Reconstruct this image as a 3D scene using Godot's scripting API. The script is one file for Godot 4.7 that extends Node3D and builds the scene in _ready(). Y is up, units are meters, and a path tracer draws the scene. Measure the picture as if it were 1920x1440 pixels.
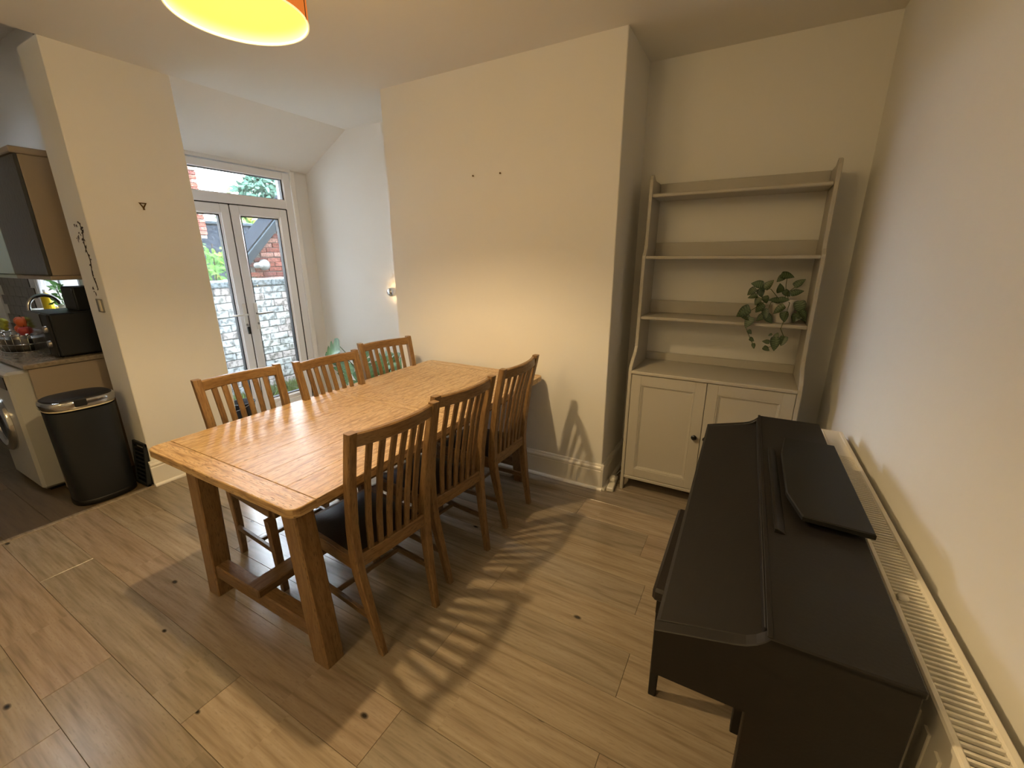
extends Node3D
# A dining room with an oak table and six chairs, a piano and a radiator; a kitchen and a yard beyond.

var xf := Transform3D()      # where the shapes that are being added go
var ga := 0                  # axis along which the grain of a surface runs
var uvo := Vector2.ZERO      # offset of the texture on the piece that is being added
var rng := RandomNumberGenerator.new()
var M := {}
var taken := {}

# ---------------------------------------------------------------- helpers: nodes
func numbered(called: String) -> String:
	var n: int = taken.get(called, 0)
	taken[called] = n + 1
	return called if n == 0 else "%s_%03d" % [called, n]

func tag(o: Node3D, label: String, category: String, group := "", kind := "") -> Node3D:
	o.set_meta("label", label)
	o.set_meta("category", category)
	if group != "":
		o.set_meta("group", group)
	if kind != "":
		o.set_meta("kind", kind)
	return o

func thing(called: String, label: String, category: String, at := Vector3.ZERO, turn := 0.0, group := "", kind := "") -> Node3D:
	var o := Node3D.new()
	o.name = numbered(called)
	add_child(o)
	o.position = at
	o.rotation.y = turn
	tag(o, label, category, group, kind)
	return o

func mesh_at(called: String, mesh: Mesh, m: Material, parent: Node3D, t := Transform3D()) -> MeshInstance3D:
	var o := MeshInstance3D.new()
	o.name = numbered(called) if parent == self else called
	o.mesh = mesh
	o.material_override = m
	o.transform = t
	parent.add_child(o, true)
	return o

func obj(called: String, st: SurfaceTool, m: Material, parent: Node3D) -> MeshInstance3D:
	st.generate_normals()
	return mesh_at(called, st.commit(), m, parent)

func made(st: SurfaceTool) -> ArrayMesh:
	st.generate_normals()
	return st.commit()

func struct(called: String, st: SurfaceTool, m: Material, label: String, category: String) -> MeshInstance3D:
	var o := obj(called, st, m, self)
	tag(o, label, category, "", "structure")
	return o

# ---------------------------------------------------------------- helpers: shapes
func S(smooth := false) -> SurfaceTool:
	var st := SurfaceTool.new()
	st.begin(Mesh.PRIMITIVE_TRIANGLES)
	st.set_smooth_group(0 if smooth else -1)
	return st

func uv_of(p: Vector3, n: Vector3) -> Vector2:
	var a := n.abs()
	var ax := 0 if a.x >= a.y and a.x >= a.z else (1 if a.y >= a.z else 2)
	var g := ga
	if ax == g:
		g = (ga + 1) % 3
	var o := 3 - g - ax
	return Vector2(p[g], p[o]) + uvo

func tri(st: SurfaceTool, a: Vector3, b: Vector3, c: Vector3) -> void:   # anticlockwise seen from outside
	var n := (b - a).cross(c - a)
	for p in [a, c, b]:
		st.set_uv(uv_of(p, n))
		st.add_vertex(xf * p)

func quad(st: SurfaceTool, a: Vector3, b: Vector3, c: Vector3, d: Vector3) -> void:
	var n := (c - a).cross(d - b)
	for p in [a, c, b, a, d, c]:
		st.set_uv(uv_of(p, n))
		st.add_vertex(xf * p)

func bx(st: SurfaceTool, lo: Vector3, hi: Vector3, b := 0.003) -> void:   # a box with chamfered edges
	var c := (lo + hi) / 2.0
	var h := (hi - lo).abs() / 2.0
	b = minf(b, minf(h.x, minf(h.y, h.z)) * 0.49)
	var P := func(x, y, z, ax):
		var q := Vector3(h.x * x, h.y * y, h.z * z)
		for k in 3:
			if k != ax:
				q[k] -= signf(q[k]) * b
		return c + q
	for s in [-1.0, 1.0]:
		var f := [[P.call(s, -s, -1.0, 0), P.call(s, s, -1.0, 0), P.call(s, s, 1.0, 0), P.call(s, -s, 1.0, 0)],
			[P.call(-1.0, s, -s, 1), P.call(-1.0, s, s, 1), P.call(1.0, s, s, 1), P.call(1.0, s, -s, 1)],
			[P.call(-s, -1.0, s, 2), P.call(s, -1.0, s, 2), P.call(s, 1.0, s, 2), P.call(-s, 1.0, s, 2)]]
		for q in f:
			quad(st, q[0], q[1], q[2], q[3])
	if b <= 0.0:
		return
	for s in [-1.0, 1.0]:
		for t in [-1.0, 1.0]:
			var w: float = s * t
			_oq(st, [P.call(s, t, -1.0, 0), P.call(s, t, 1.0, 0), P.call(s, t, 1.0, 1), P.call(s, t, -1.0, 1)], w > 0)
			_oq(st, [P.call(-1.0, s, t, 1), P.call(1.0, s, t, 1), P.call(1.0, s, t, 2), P.call(-1.0, s, t, 2)], w > 0)
			_oq(st, [P.call(s, -1.0, t, 2), P.call(s, 1.0, t, 2), P.call(s, 1.0, t, 0), P.call(s, -1.0, t, 0)], w > 0)
			for r in [-1.0, 1.0]:
				var k := [P.call(s, t, r, 0), P.call(s, t, r, 1), P.call(s, t, r, 2)]
				if s * t * r > 0:
					tri(st, k[0], k[1], k[2])
				else:
					tri(st, k[0], k[2], k[1])

func _oq(st: SurfaceTool, q: Array, same: bool) -> void:
	if same:
		quad(st, q[3], q[2], q[1], q[0])
	else:
		quad(st, q[0], q[1], q[2], q[3])

func boxy(lo: Vector3, hi: Vector3, b := 0.003) -> SurfaceTool:
	var st := S()
	bx(st, lo, hi, b)
	return st

func inset(poly: PackedVector2Array, d: float) -> PackedVector2Array:
	var out := PackedVector2Array()
	var n := poly.size()
	for i in n:
		var e0 := (poly[i] - poly[(i + n - 1) % n]).normalized()
		var e1 := (poly[(i + 1) % n] - poly[i]).normalized()
		var n0 := Vector2(-e0.y, e0.x)
		var n1 := Vector2(-e1.y, e1.x)
		var m := n0 + n1
		out.append(poly[i] + m * d * minf(2.0 / maxf(m.length_squared(), 0.3), 2.0))
	return out

func prism(st: SurfaceTool, poly: PackedVector2Array, z0: float, z1: float, b := 0.002) -> void:   # an outline in x and y, drawn out along z
	if Geometry2D.is_polygon_clockwise(poly):
		poly.reverse()
	var ins := inset(poly, b) if b > 0.0 else poly
	var t := Geometry2D.triangulate_polygon(ins)
	for i in range(0, t.size(), 3):
		var p := [ins[t[i]], ins[t[i + 1]], ins[t[i + 2]]]
		if (p[1] - p[0]).cross(p[2] - p[0]) < 0:
			p.reverse()
		tri(st, Vector3(p[0].x, p[0].y, z1), Vector3(p[1].x, p[1].y, z1), Vector3(p[2].x, p[2].y, z1))
		tri(st, Vector3(p[0].x, p[0].y, z0), Vector3(p[2].x, p[2].y, z0), Vector3(p[1].x, p[1].y, z0))
	var n := poly.size()
	for i in n:
		var a := poly[i]
		var c := poly[(i + 1) % n]
		quad(st, Vector3(a.x, a.y, z0 + b), Vector3(c.x, c.y, z0 + b), Vector3(c.x, c.y, z1 - b), Vector3(a.x, a.y, z1 - b))
		if b > 0.0:
			var ai := ins[i]
			var ci := ins[(i + 1) % n]
			quad(st, Vector3(a.x, a.y, z1 - b), Vector3(c.x, c.y, z1 - b), Vector3(ci.x, ci.y, z1), Vector3(ai.x, ai.y, z1))
			quad(st, Vector3(ai.x, ai.y, z0), Vector3(ci.x, ci.y, z0), Vector3(c.x, c.y, z0 + b), Vector3(a.x, a.y, z0 + b))

func lathe(st: SurfaceTool, prof: PackedVector2Array, n := 32, sx := 1.0, sz := 1.0) -> void:   # points are radius and height, from the bottom up on the outside
	for i in n:
		var a0 := TAU * i / n
		var a1 := TAU * (i + 1) / n
		for k in prof.size() - 1:
			var p := prof[k]
			var q := prof[k + 1]
			var v0 := Vector3(cos(a0) * p.x * sx, p.y, sin(a0) * p.x * sz)
			var v1 := Vector3(cos(a1) * p.x * sx, p.y, sin(a1) * p.x * sz)
			var v2 := Vector3(cos(a1) * q.x * sx, q.y, sin(a1) * q.x * sz)
			var v3 := Vector3(cos(a0) * q.x * sx, q.y, sin(a0) * q.x * sz)
			if p.x < 1e-5:
				tri(st, v0, v3, v2)
			elif q.x < 1e-5:
				tri(st, v0, v3, v1)
			else:
				quad(st, v0, v3, v2, v1)

func tube(st: SurfaceTool, pts: PackedVector3Array, r: float, n := 8, r1 := -1.0) -> void:
	if r1 < 0.0:
		r1 = r
	var rings := []
	var side := Vector3.ZERO
	for i in pts.size():
		var d := (pts[mini(i + 1, pts.size() - 1)] - pts[maxi(i - 1, 0)]).normalized()
		if side == Vector3.ZERO:
			side = d.cross(Vector3.UP if absf(d.y) < 0.9 else Vector3.RIGHT).normalized()
		side = (side - d * side.dot(d)).normalized()
		var up := side.cross(d).normalized()
		var rr := lerpf(r, r1, float(i) / maxi(pts.size() - 1, 1))
		var ring := []
		for k in n:
			var a := TAU * k / n
			ring.append(pts[i] + (side * cos(a) + up * sin(a)) * rr)
		rings.append(ring)
	for i in rings.size() - 1:
		for k in n:
			var l := (k + 1) % n
			quad(st, rings[i][k], rings[i + 1][k], rings[i + 1][l], rings[i][l])
	for k in range(1, n - 1):
		tri(st, rings[0][0], rings[0][k], rings[0][k + 1])
		tri(st, rings[-1][0], rings[-1][k + 1], rings[-1][k])

func ball(st: SurfaceTool, c: Vector3, r: float, n := 12, sy := 1.0) -> void:
	var prof := PackedVector2Array()
	for k in n / 2 + 1:
		var a := PI * k / (n / 2) - PI / 2
		prof.append(Vector2(cos(a) * r if k > 0 and k < n / 2 else 0.0, sin(a) * r * sy))
	var keep := xf
	xf = xf * Transform3D(Basis(), c)
	lathe(st, prof, n)
	xf = keep

func bar(st: SurfaceTool, a: PackedVector3Array, w: PackedVector2Array, b := 0.003) -> void:   # a square-edged post through the points a, sizes w in x and z at each point
	var n := a.size()
	for i in n - 1:
		var p := a[i]
		var q := a[i + 1]
		var s := w[i] / 2.0
		var t := w[i + 1] / 2.0
		var lo := [Vector2(-s.x, -s.y + b), Vector2(-s.x + b, -s.y), Vector2(s.x - b, -s.y), Vector2(s.x, -s.y + b), Vector2(s.x, s.y - b), Vector2(s.x - b, s.y), Vector2(-s.x + b, s.y), Vector2(-s.x, s.y - b)]
		var hi := [Vector2(-t.x, -t.y + b), Vector2(-t.x + b, -t.y), Vector2(t.x - b, -t.y), Vector2(t.x, -t.y + b), Vector2(t.x, t.y - b), Vector2(t.x - b, t.y), Vector2(-t.x + b, t.y), Vector2(-t.x, t.y - b)]
		for k in 8:
			var l := (k + 1) % 8
			var v0 := p + Vector3(lo[k].x, 0, lo[k].y)
			var v1 := p + Vector3(lo[l].x, 0, lo[l].y)
			var v2 := q + Vector3(hi[l].x, 0, hi[l].y)
			var v3 := q + Vector3(hi[k].x, 0, hi[k].y)
			quad(st, v0, v3, v2, v1)
			if i == 0:
				tri(st, p, v0, v1)
			if i == n - 2:
				tri(st, q, v2, v3)

func soft_bar(st: SurfaceTool, pts: PackedVector3Array, h: float, d: float, b := 0.004) -> void:   # a rail through pts (running along z), h high and d deep
	var ring := [Vector2(-d / 2, -h / 2 + b), Vector2(-d / 2 + b, -h / 2), Vector2(d / 2 - b, -h / 2), Vector2(d / 2, -h / 2 + b), Vector2(d / 2, h / 2 - b), Vector2(d / 2 - b, h / 2), Vector2(-d / 2 + b, h / 2), Vector2(-d / 2, h / 2 - b)]
	for i in pts.size() - 1:
		for k in 8:
			var l := (k + 1) % 8
			var p := Vector3(ring[k].x, ring[k].y, 0)
			var q := Vector3(ring[l].x, ring[l].y, 0)
			quad(st, pts[i] + p, pts[i] + q, pts[i + 1] + q, pts[i + 1] + p)
			if i == 0:
				tri(st, pts[0], pts[0] + q, pts[0] + p)
			if i == pts.size() - 2:
				tri(st, pts[-1], pts[-1] + p, pts[-1] + q)

func leaf_mesh(w: float, fold: float, droop: float, green: Color, vein: Color, notch := 0) -> ArrayMesh:   # a heart-shaped leaf of length 1 along +x, its face up
	var st := S(true)
	var n := 14
	var rows := []
	for i in n + 1:
		var t := float(i) / n
		var half := w * 0.5 * pow(sin(PI * pow(t, 0.62)), 0.85) if i > 0 and i < n else 0.0
		if notch > 0 and i % 3 == 2 and i > 2 and i < n - 1:
			half *= 0.45
		var y := -droop * t * t
		var back := -0.10 * sin(PI * minf(t * 3.0, 1.0)) if t < 0.34 else 0.0
		var row := []
		for k in [-1.0, -0.5, 0.0, 0.5, 1.0]:
			row.append(Vector3(t + back * absf(k), y + fold * half * absf(k) - 0.06 * half * k * k, half * k))
		rows.append(row)
	for i in n:
		for k in 4:
			var v := [rows[i][k], rows[i][k + 1], rows[i + 1][k + 1], rows[i + 1][k]]
			var cols := []
			for q in [[i, k], [i, k + 1], [i + 1, k + 1], [i + 1, k]]:
				var m: float = absf(q[1] - 2.0)
				var share := 1.0 if m == 1.0 and q[0] % 2 == 0 else (0.6 if m == 0.0 else 0.0)
				cols.append(green.lerp(vein, share).srgb_to_linear())
			for side in 2:
				var off := Vector3(0, 0.0015 if side == 0 else -0.0015, 0)
				var order := [0, 1, 2, 0, 2, 3] if side == 1 else [0, 2, 1, 0, 3, 2]
				st.set_smooth_group(side)
				for j in order:
					st.set_color(cols[j])
					st.set_uv(Vector2(v[j].x, v[j].z))
					st.add_vertex(v[j] - off)
	st.generate_normals()
	return st.commit()

# ---------------------------------------------------------------- materials
func mat(c: Color, rough := 0.7, metal := 0.0, spec := 0.5) -> StandardMaterial3D:
	var m := StandardMaterial3D.new()
	m.albedo_color = c
	m.roughness = rough
	m.metallic = metal
	m.metallic_specular = spec
	return m

func noise(freq: float, oct := 3, type := FastNoiseLite.TYPE_SIMPLEX_SMOOTH, sd := 1) -> FastNoiseLite:
	var n := FastNoiseLite.new()
	n.noise_type = type
	n.frequency = freq
	n.fractal_octaves = oct
	n.seed = sd
	return n

func noise_tex(n: FastNoiseLite, size := 512, ramp: Gradient = null) -> NoiseTexture2D:
	var t := NoiseTexture2D.new()
	t.width = size
	t.height = size
	t.seamless = true
	t.noise = n
	if ramp:
		t.color_ramp = ramp
	return t

func ramp(cols: Array) -> Gradient:
	var g := Gradient.new()
	g.offsets = PackedFloat32Array(cols.map(func(c): return c[0]))
	g.colors = PackedColorArray(cols.map(func(c): return c[1]))
	return g

func wood(w: int, h: int, px: float, dark: Color, mid: Color, light: Color, sd: int, fine: float, knots: Array, rings: float, pores := 0.55, streak := 0.32, along := 11.0) -> Array:
	# grain along u; px = pixels per metre; gives [colour, relief]
	var n1 := noise(1.0, 2, FastNoiseLite.TYPE_SIMPLEX_SMOOTH, sd)
	var n2 := noise(1.0, 3, FastNoiseLite.TYPE_SIMPLEX_SMOOTH, sd + 7)
	var n3 := noise(1.0, 1, FastNoiseLite.TYPE_SIMPLEX_SMOOTH, sd + 13)
	var ca := PackedByteArray()
	var ha := PackedByteArray()
	ca.resize(w * h * 3)
	ha.resize(w * h)
	for y in h:
		var v := y / px
		for x in w:
			var u := x / px
			var wy := v + 0.035 * n1.get_noise_2d(u * 1.7, v * 7.0)
			var kd := 0.0
			for k in knots:
				var dx: float = (u - k.x) * 0.55
				var dy: float = v - k.y
				var d := sqrt(dx * dx + dy * dy)
				if d < 0.06:
					wy += signf(dy) * 0.012 * exp(-d * 45.0)
					kd = maxf(kd, clampf(1.3 - d / k.z, 0.0, 1.0))
			var ring := sin(wy * rings + 3.0 * n1.get_noise_2d(u * 0.8 + 40.0, wy * 3.0))
			var fib := n2.get_noise_2d(u * along, v * fine)
			var pore := n3.get_noise_2d(u * 26.0, v * fine * 2.6)
			var t := 0.55 + 0.16 * ring + streak * fib
			var p := clampf((pore - 0.35) * 2.2, 0.0, 1.0) * clampf(0.6 + ring * 0.5, 0.0, 1.0)
			t = clampf(t, 0.0, 1.0)
			var c := dark.lerp(mid, t * 2.0) if t < 0.5 else mid.lerp(light, t * 2.0 - 1.0)
			c = c.lerp(dark.darkened(0.35), p * pores)
			c = c.lerp(dark.darkened(0.75), kd)
			var i := (y * w + x)
			ca[i * 3] = int(clampf(c.r, 0, 1) * 255)
			ca[i * 3 + 1] = int(clampf(c.g, 0, 1) * 255)
			ca[i * 3 + 2] = int(clampf(c.b, 0, 1) * 255)
			ha[i] = int(clampf(0.75 + 0.2 * fib + 0.08 * ring - 0.6 * p * minf(pores * 1.6, 1.0) - kd * 0.5, 0, 1) * 255)
	return [ImageTexture.create_from_image(Image.create_from_data(w, h, false, Image.FORMAT_RGB8, ca)), ImageTexture.create_from_image(Image.create_from_data(w, h, false, Image.FORMAT_L8, ha))]

func wood_mat(tex: Array, tint: Color, rough: float, relief: float, sc: Vector2, spec := 0.5) -> StandardMaterial3D:
	var m := mat(tint, rough, 0.0, spec)
	m.albedo_texture = tex[0]
	m.heightmap_enabled = true
	m.heightmap_texture = tex[1]
	m.heightmap_scale = relief
	m.uv1_scale = Vector3(sc.x, sc.y, 1)
	return m

func tri_world(m: StandardMaterial3D, tex: Texture2D, sc: float, relief := 0.0, bump: Texture2D = null) -> StandardMaterial3D:
	if tex:
		m.albedo_texture = tex
	m.uv1_triplanar = true
	m.uv1_world_triplanar = true
	m.uv1_scale = Vector3.ONE * sc
	if bump:
		m.heightmap_enabled = true
		m.heightmap_texture = bump
		m.heightmap_scale = relief
	return m

func materials() -> void:
	var oak := wood(1024, 512, 800.0, Color(0.52, 0.39, 0.255), Color(0.735, 0.61, 0.44), Color(0.80, 0.69, 0.525), 3, 95.0, [], 130.0)
	var flo := wood(1024, 512, 760.0, Color(0.475, 0.425, 0.36), Color(0.595, 0.545, 0.48), Color(0.66, 0.615, 0.555), 21, 60.0,
		[Vector3(0.30, 0.13, 0.009), Vector3(1.05, 0.47, 0.007)], 85.0, 0.12, 0.34, 3.2)
	var tab := wood(1024, 512, 800.0, Color(0.47, 0.345, 0.215), Color(0.735, 0.61, 0.44), Color(0.81, 0.70, 0.54), 33, 75.0, [], 150.0, 0.75, 0.40, 7.0)
	M.table = wood_mat(tab, Color(1.0, 1.0, 1.0), 0.40, 0.09, Vector2(0.78, 1.56))
	M.oak = []
	for k in 3:
		M.oak.append(wood_mat(oak, [Color(0.64, 0.60, 0.57), Color(0.71, 0.67, 0.63), Color(0.59, 0.555, 0.53)][k], 0.42, 0.03, Vector2(0.78, 1.56)))
	M.floor = []
	for k in 5:
		var f: float = [0.98, 1.02, 0.94, 1.05, 1.0][k]
		M.floor.append(wood_mat(flo, Color(f, f * [1.0, 0.99, 1.0, 0.985, 0.97][k], f * [1.0, 0.98, 1.0, 0.975, 0.96][k]), 0.24, 0.008, Vector2(0.742, 1.484), 0.55))
	M.kitchen_floor = []
	for k in 2:
		M.kitchen_floor.append(wood_mat(flo, Color(0.56, 0.52, 0.45) * [1.0, 1.12][k], 0.45, 0.012, Vector2(0.742, 1.484)))
	var plaster := noise_tex(noise(0.02, 4), 512)
	var wall := mat(Color(0.90, 0.897, 0.888), 0.75, 0.0, 0.3)
	M.wall = tri_world(wall, null, 1.3, 0.05, plaster)
	M.ceiling = tri_world(mat(Color(0.90, 0.89, 0.87), 0.85, 0.0, 0.2), null, 1.3, 0.04, plaster)
	M.trim = mat(Color(0.93, 0.92, 0.90), 0.35)
	M.upvc = mat(Color(0.93, 0.93, 0.94), 0.25)
	M.gasket = mat(Color(0.06, 0.065, 0.07), 0.6)
	var g := mat(Color(0.95, 0.98, 0.98, 0.06), 0.0)
	g.transparency = BaseMaterial3D.TRANSPARENCY_ALPHA
	M.glass = g
	M.black = mat(Color(0.035, 0.033, 0.033), 0.5)
	M.gloss_black = mat(Color(0.03, 0.032, 0.036), 0.12)
	M.piano = tri_world(mat(Color(0.082, 0.071, 0.066), 0.5, 0.0, 0.45), null, 4.0, 0.02, noise_tex(noise(0.08, 3), 256))
	M.rest = mat(Color(0.075, 0.073, 0.068), 0.5, 0.0, 0.4)
	M.leather = tri_world(mat(Color(0.135, 0.115, 0.108), 0.45), null, 9.0, 0.06, noise_tex(noise(0.06, 2, FastNoiseLite.TYPE_CELLULAR), 256))
	M.chrome = mat(Color(0.78, 0.78, 0.78), 0.15, 1.0)
	M.steel = mat(Color(0.62, 0.61, 0.59), 0.3, 1.0)
	M.grey_paint = tri_world(mat(Color(0.70, 0.685, 0.655), 0.45), null, 5.0, 0.02, plaster)
	M.knob = mat(Color(0.05, 0.045, 0.045), 0.35)
	M.rad = mat(Color(0.90, 0.885, 0.85), 0.35)
	M.dark_void = mat(Color(0.10, 0.09, 0.08), 0.9)
	M.white = mat(Color(0.88, 0.87, 0.85), 0.4)
	M.pot = mat(Color(0.86, 0.85, 0.83), 0.3)
	M.soil = tri_world(mat(Color(0.11, 0.08, 0.06), 0.95), null, 12.0, 0.4, noise_tex(noise(0.05, 3), 256))
	M.leaf = mat(Color(1, 1, 1), 0.4)
	M.leaf.vertex_color_use_as_albedo = true
	M.stem = mat(Color(0.25, 0.32, 0.15), 0.6)
	M.beige_unit = mat(Color(0.60, 0.55, 0.50), 0.4)
	M.dark_unit = tri_world(mat(Color(0.20, 0.205, 0.21), 0.22), null, 2.0, 0.05, plaster)
	M.pale_unit = mat(Color(0.72, 0.80, 0.79), 0.3)
	M.worktop = tri_world(mat(Color(0.62, 0.58, 0.52), 0.2), noise_tex(noise(0.03, 4), 256, ramp([[0.0, Color(0.80, 0.78, 0.76)], [1.0, Color(1, 1, 1)]])), 4.0)
	M.washer = mat(Color(0.70, 0.70, 0.69), 0.3)
	M.tile = mat(Color(0.22, 0.215, 0.20), 0.2)
	M.bin = mat(Color(0.10, 0.115, 0.135), 0.45)
	M.crate = mat(Color(0.10, 0.115, 0.13), 0.5)
	M.switch_grey = mat(Color(0.55, 0.55, 0.54), 0.35, 0.6)
	M.cream = mat(Color(0.86, 0.82, 0.72), 0.4)
	M.brass = mat(Color(0.40, 0.30, 0.16), 0.4, 0.8)
	M.decal = mat(Color(0.16, 0.12, 0.13), 0.7)
	M.decal_grey = mat(Color(0.34, 0.30, 0.31), 0.7)
	M.yellow = mat(Color(0.86, 0.72, 0.10), 0.35)
	# the yard
	var grime := noise_tex(noise(0.025, 5, FastNoiseLite.TYPE_SIMPLEX_SMOOTH, 5), 512, ramp([[0.0, Color(0.44, 0.45, 0.42)], [0.34, Color(0.66, 0.67, 0.66)], [0.5, Color(0.92, 0.93, 0.93)], [1.0, Color(1, 1, 1)]]))
	var rough_tex := noise_tex(noise(0.03, 4, FastNoiseLite.TYPE_SIMPLEX_SMOOTH, 9), 256)
	M.white_brick = []
	for k in 4:
		M.white_brick.append(tri_world(mat([Color(0.72, 0.73, 0.73), Color(0.67, 0.69, 0.70), Color(0.76, 0.76, 0.75), Color(0.70, 0.67, 0.66)][k], 0.9), grime, 0.9, 0.5, rough_tex))
	M.mortar = tri_world(mat(Color(0.40, 0.405, 0.39), 0.95), grime, 3.0, 0.8, rough_tex)
	M.red_brick = []
	for k in 4:
		M.red_brick.append(tri_world(mat([Color(0.50, 0.29, 0.25), Color(0.56, 0.35, 0.31), Color(0.45, 0.27, 0.25), Color(0.60, 0.45, 0.41)][k], 0.9), grime, 2.4, 0.8, rough_tex))
	M.pale_mortar = tri_world(mat(Color(0.50, 0.47, 0.45), 0.95), grime, 3.0)
	M.coping = tri_world(mat(Color(0.47, 0.51, 0.53), 0.8), grime, 1.6, 0.5, rough_tex)
	M.flue = mat(Color(0.42, 0.43, 0.43), 0.5)
	M.slate = tri_world(mat(Color(0.135, 0.15, 0.175), 0.7), grime, 1.2)
	M.fascia = tri_world(mat(Color(0.215, 0.245, 0.27), 0.7), grime, 3.0)
	M.leaf_outside = mat(Color(1, 1, 1), 0.6)
	M.leaf_outside.vertex_color_use_as_albedo = true
	M.bark = mat(Color(0.25, 0.20, 0.16), 0.9)
	M.yard = tri_world(mat(Color(0.42, 0.43, 0.38), 0.95), grime, 1.4, 0.6, rough_tex)
	M.moss = mat(Color(0.38, 0.47, 0.20), 0.95)
	for key in ["mortar", "pale_mortar", "coping", "slate", "fascia", "yard", "moss", "leaf_outside", "bark"]:
		M[key].specular_mode = BaseMaterial3D.SPECULAR_DISABLED
	for key in ["white_brick", "red_brick"]:
		for m in M[key]:
			m.specular_mode = BaseMaterial3D.SPECULAR_DISABLED
	# the pendant
	M.shade_out = mat(Color(0.80, 0.42, 0.16), 0.8)
	M.shade_out.emission_enabled = true
	M.shade_out.emission = Color(0.86, 0.47, 0.18)
	M.shade_out.emission_energy_multiplier = 0.75
	M.shade_in = mat(Color(0.9, 0.8, 0.45), 0.8)
	M.shade_in.emission_enabled = true
	M.shade_in.emission = Color(1.0, 0.86, 0.42)
	M.shade_in.emission_energy_multiplier = 0.80
	M.shade_rim = mat(Color(0.95, 0.85, 0.6), 0.6)
	M.shade_rim.emission_enabled = true
	M.shade_rim.emission = Color(1.0, 0.92, 0.66)
	M.shade_rim.emission_energy_multiplier = 0.95
	M.bulb = mat(Color(1, 1, 1), 0.4)
	M.bulb.emission_enabled = true
	M.bulb.emission = Color(1.0, 0.9, 0.62)
	M.bulb.emission_energy_multiplier = 6.0

# ---------------------------------------------------------------- the scene
func _ready() -> void:
	rng.seed = 11
	# camera
	var cam := Camera3D.new()
	cam.name = "camera"
	cam.position = Vector3(0, 1.5606, 0)
	cam.basis = Basis(Vector3.UP, 0.5103) * Basis(Vector3.RIGHT, -0.2875) * Basis(Vector3.BACK, -0.0036)
	cam.fov = 84.20
	cam.near = 0.02
	cam.far = 200.0
	add_child(cam)
	cam.current = true
	# sky and exposure
	var env := Environment.new()
	var sky := Sky.new()
	var sm := ProceduralSkyMaterial.new()
	sm.sky_top_color = Color(0.90, 0.95, 1.0)
	sm.sky_horizon_color = Color(0.97, 0.98, 1.0)
	sm.ground_bottom_color = Color(0.40, 0.42, 0.42)
	sm.ground_horizon_color = Color(0.55, 0.57, 0.58)
	sm.sky_energy_multiplier = 5.0
	sm.ground_energy_multiplier = 0.6
	sky.sky_material = sm
	env.background_mode = Environment.BG_SKY
	env.sky = sky
	env.ambient_light_source = Environment.AMBIENT_SOURCE_DISABLED
	env.tonemap_mode = Environment.TONE_MAPPER_LINEAR
	env.tonemap_exposure = 1.0
	env.sdfgi_enabled = true
	env.ssao_enabled = true
	env.ssil_enabled = true
	var we := WorldEnvironment.new()
	we.name = "world"
	we.environment = env
	add_child(we)
	materials()
	# the setting
	room()
	baseboards()
	french_doors()
	kitchen()
	yard()
	# the things
	pendant(Vector3(-1.54, 2.30, -0.996), 2.65, 0.105, Color(1.0, 0.855, 0.615), "drum pendant lamp with orange fabric shade hanging over the near end of the table")
	pendant(Vector3(-1.45, 2.29, 1.05), 0.2, 0.41, Color(1.0, 0.87, 0.63), "second orange drum pendant in the front half of the room, behind the camera")
	wall_lamp()
	dining_table()
	chairs()
	bookcase()
	trailing_plant()
	piano()
	bench()
	radiator()
	floor_plant()
	small_things()

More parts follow.
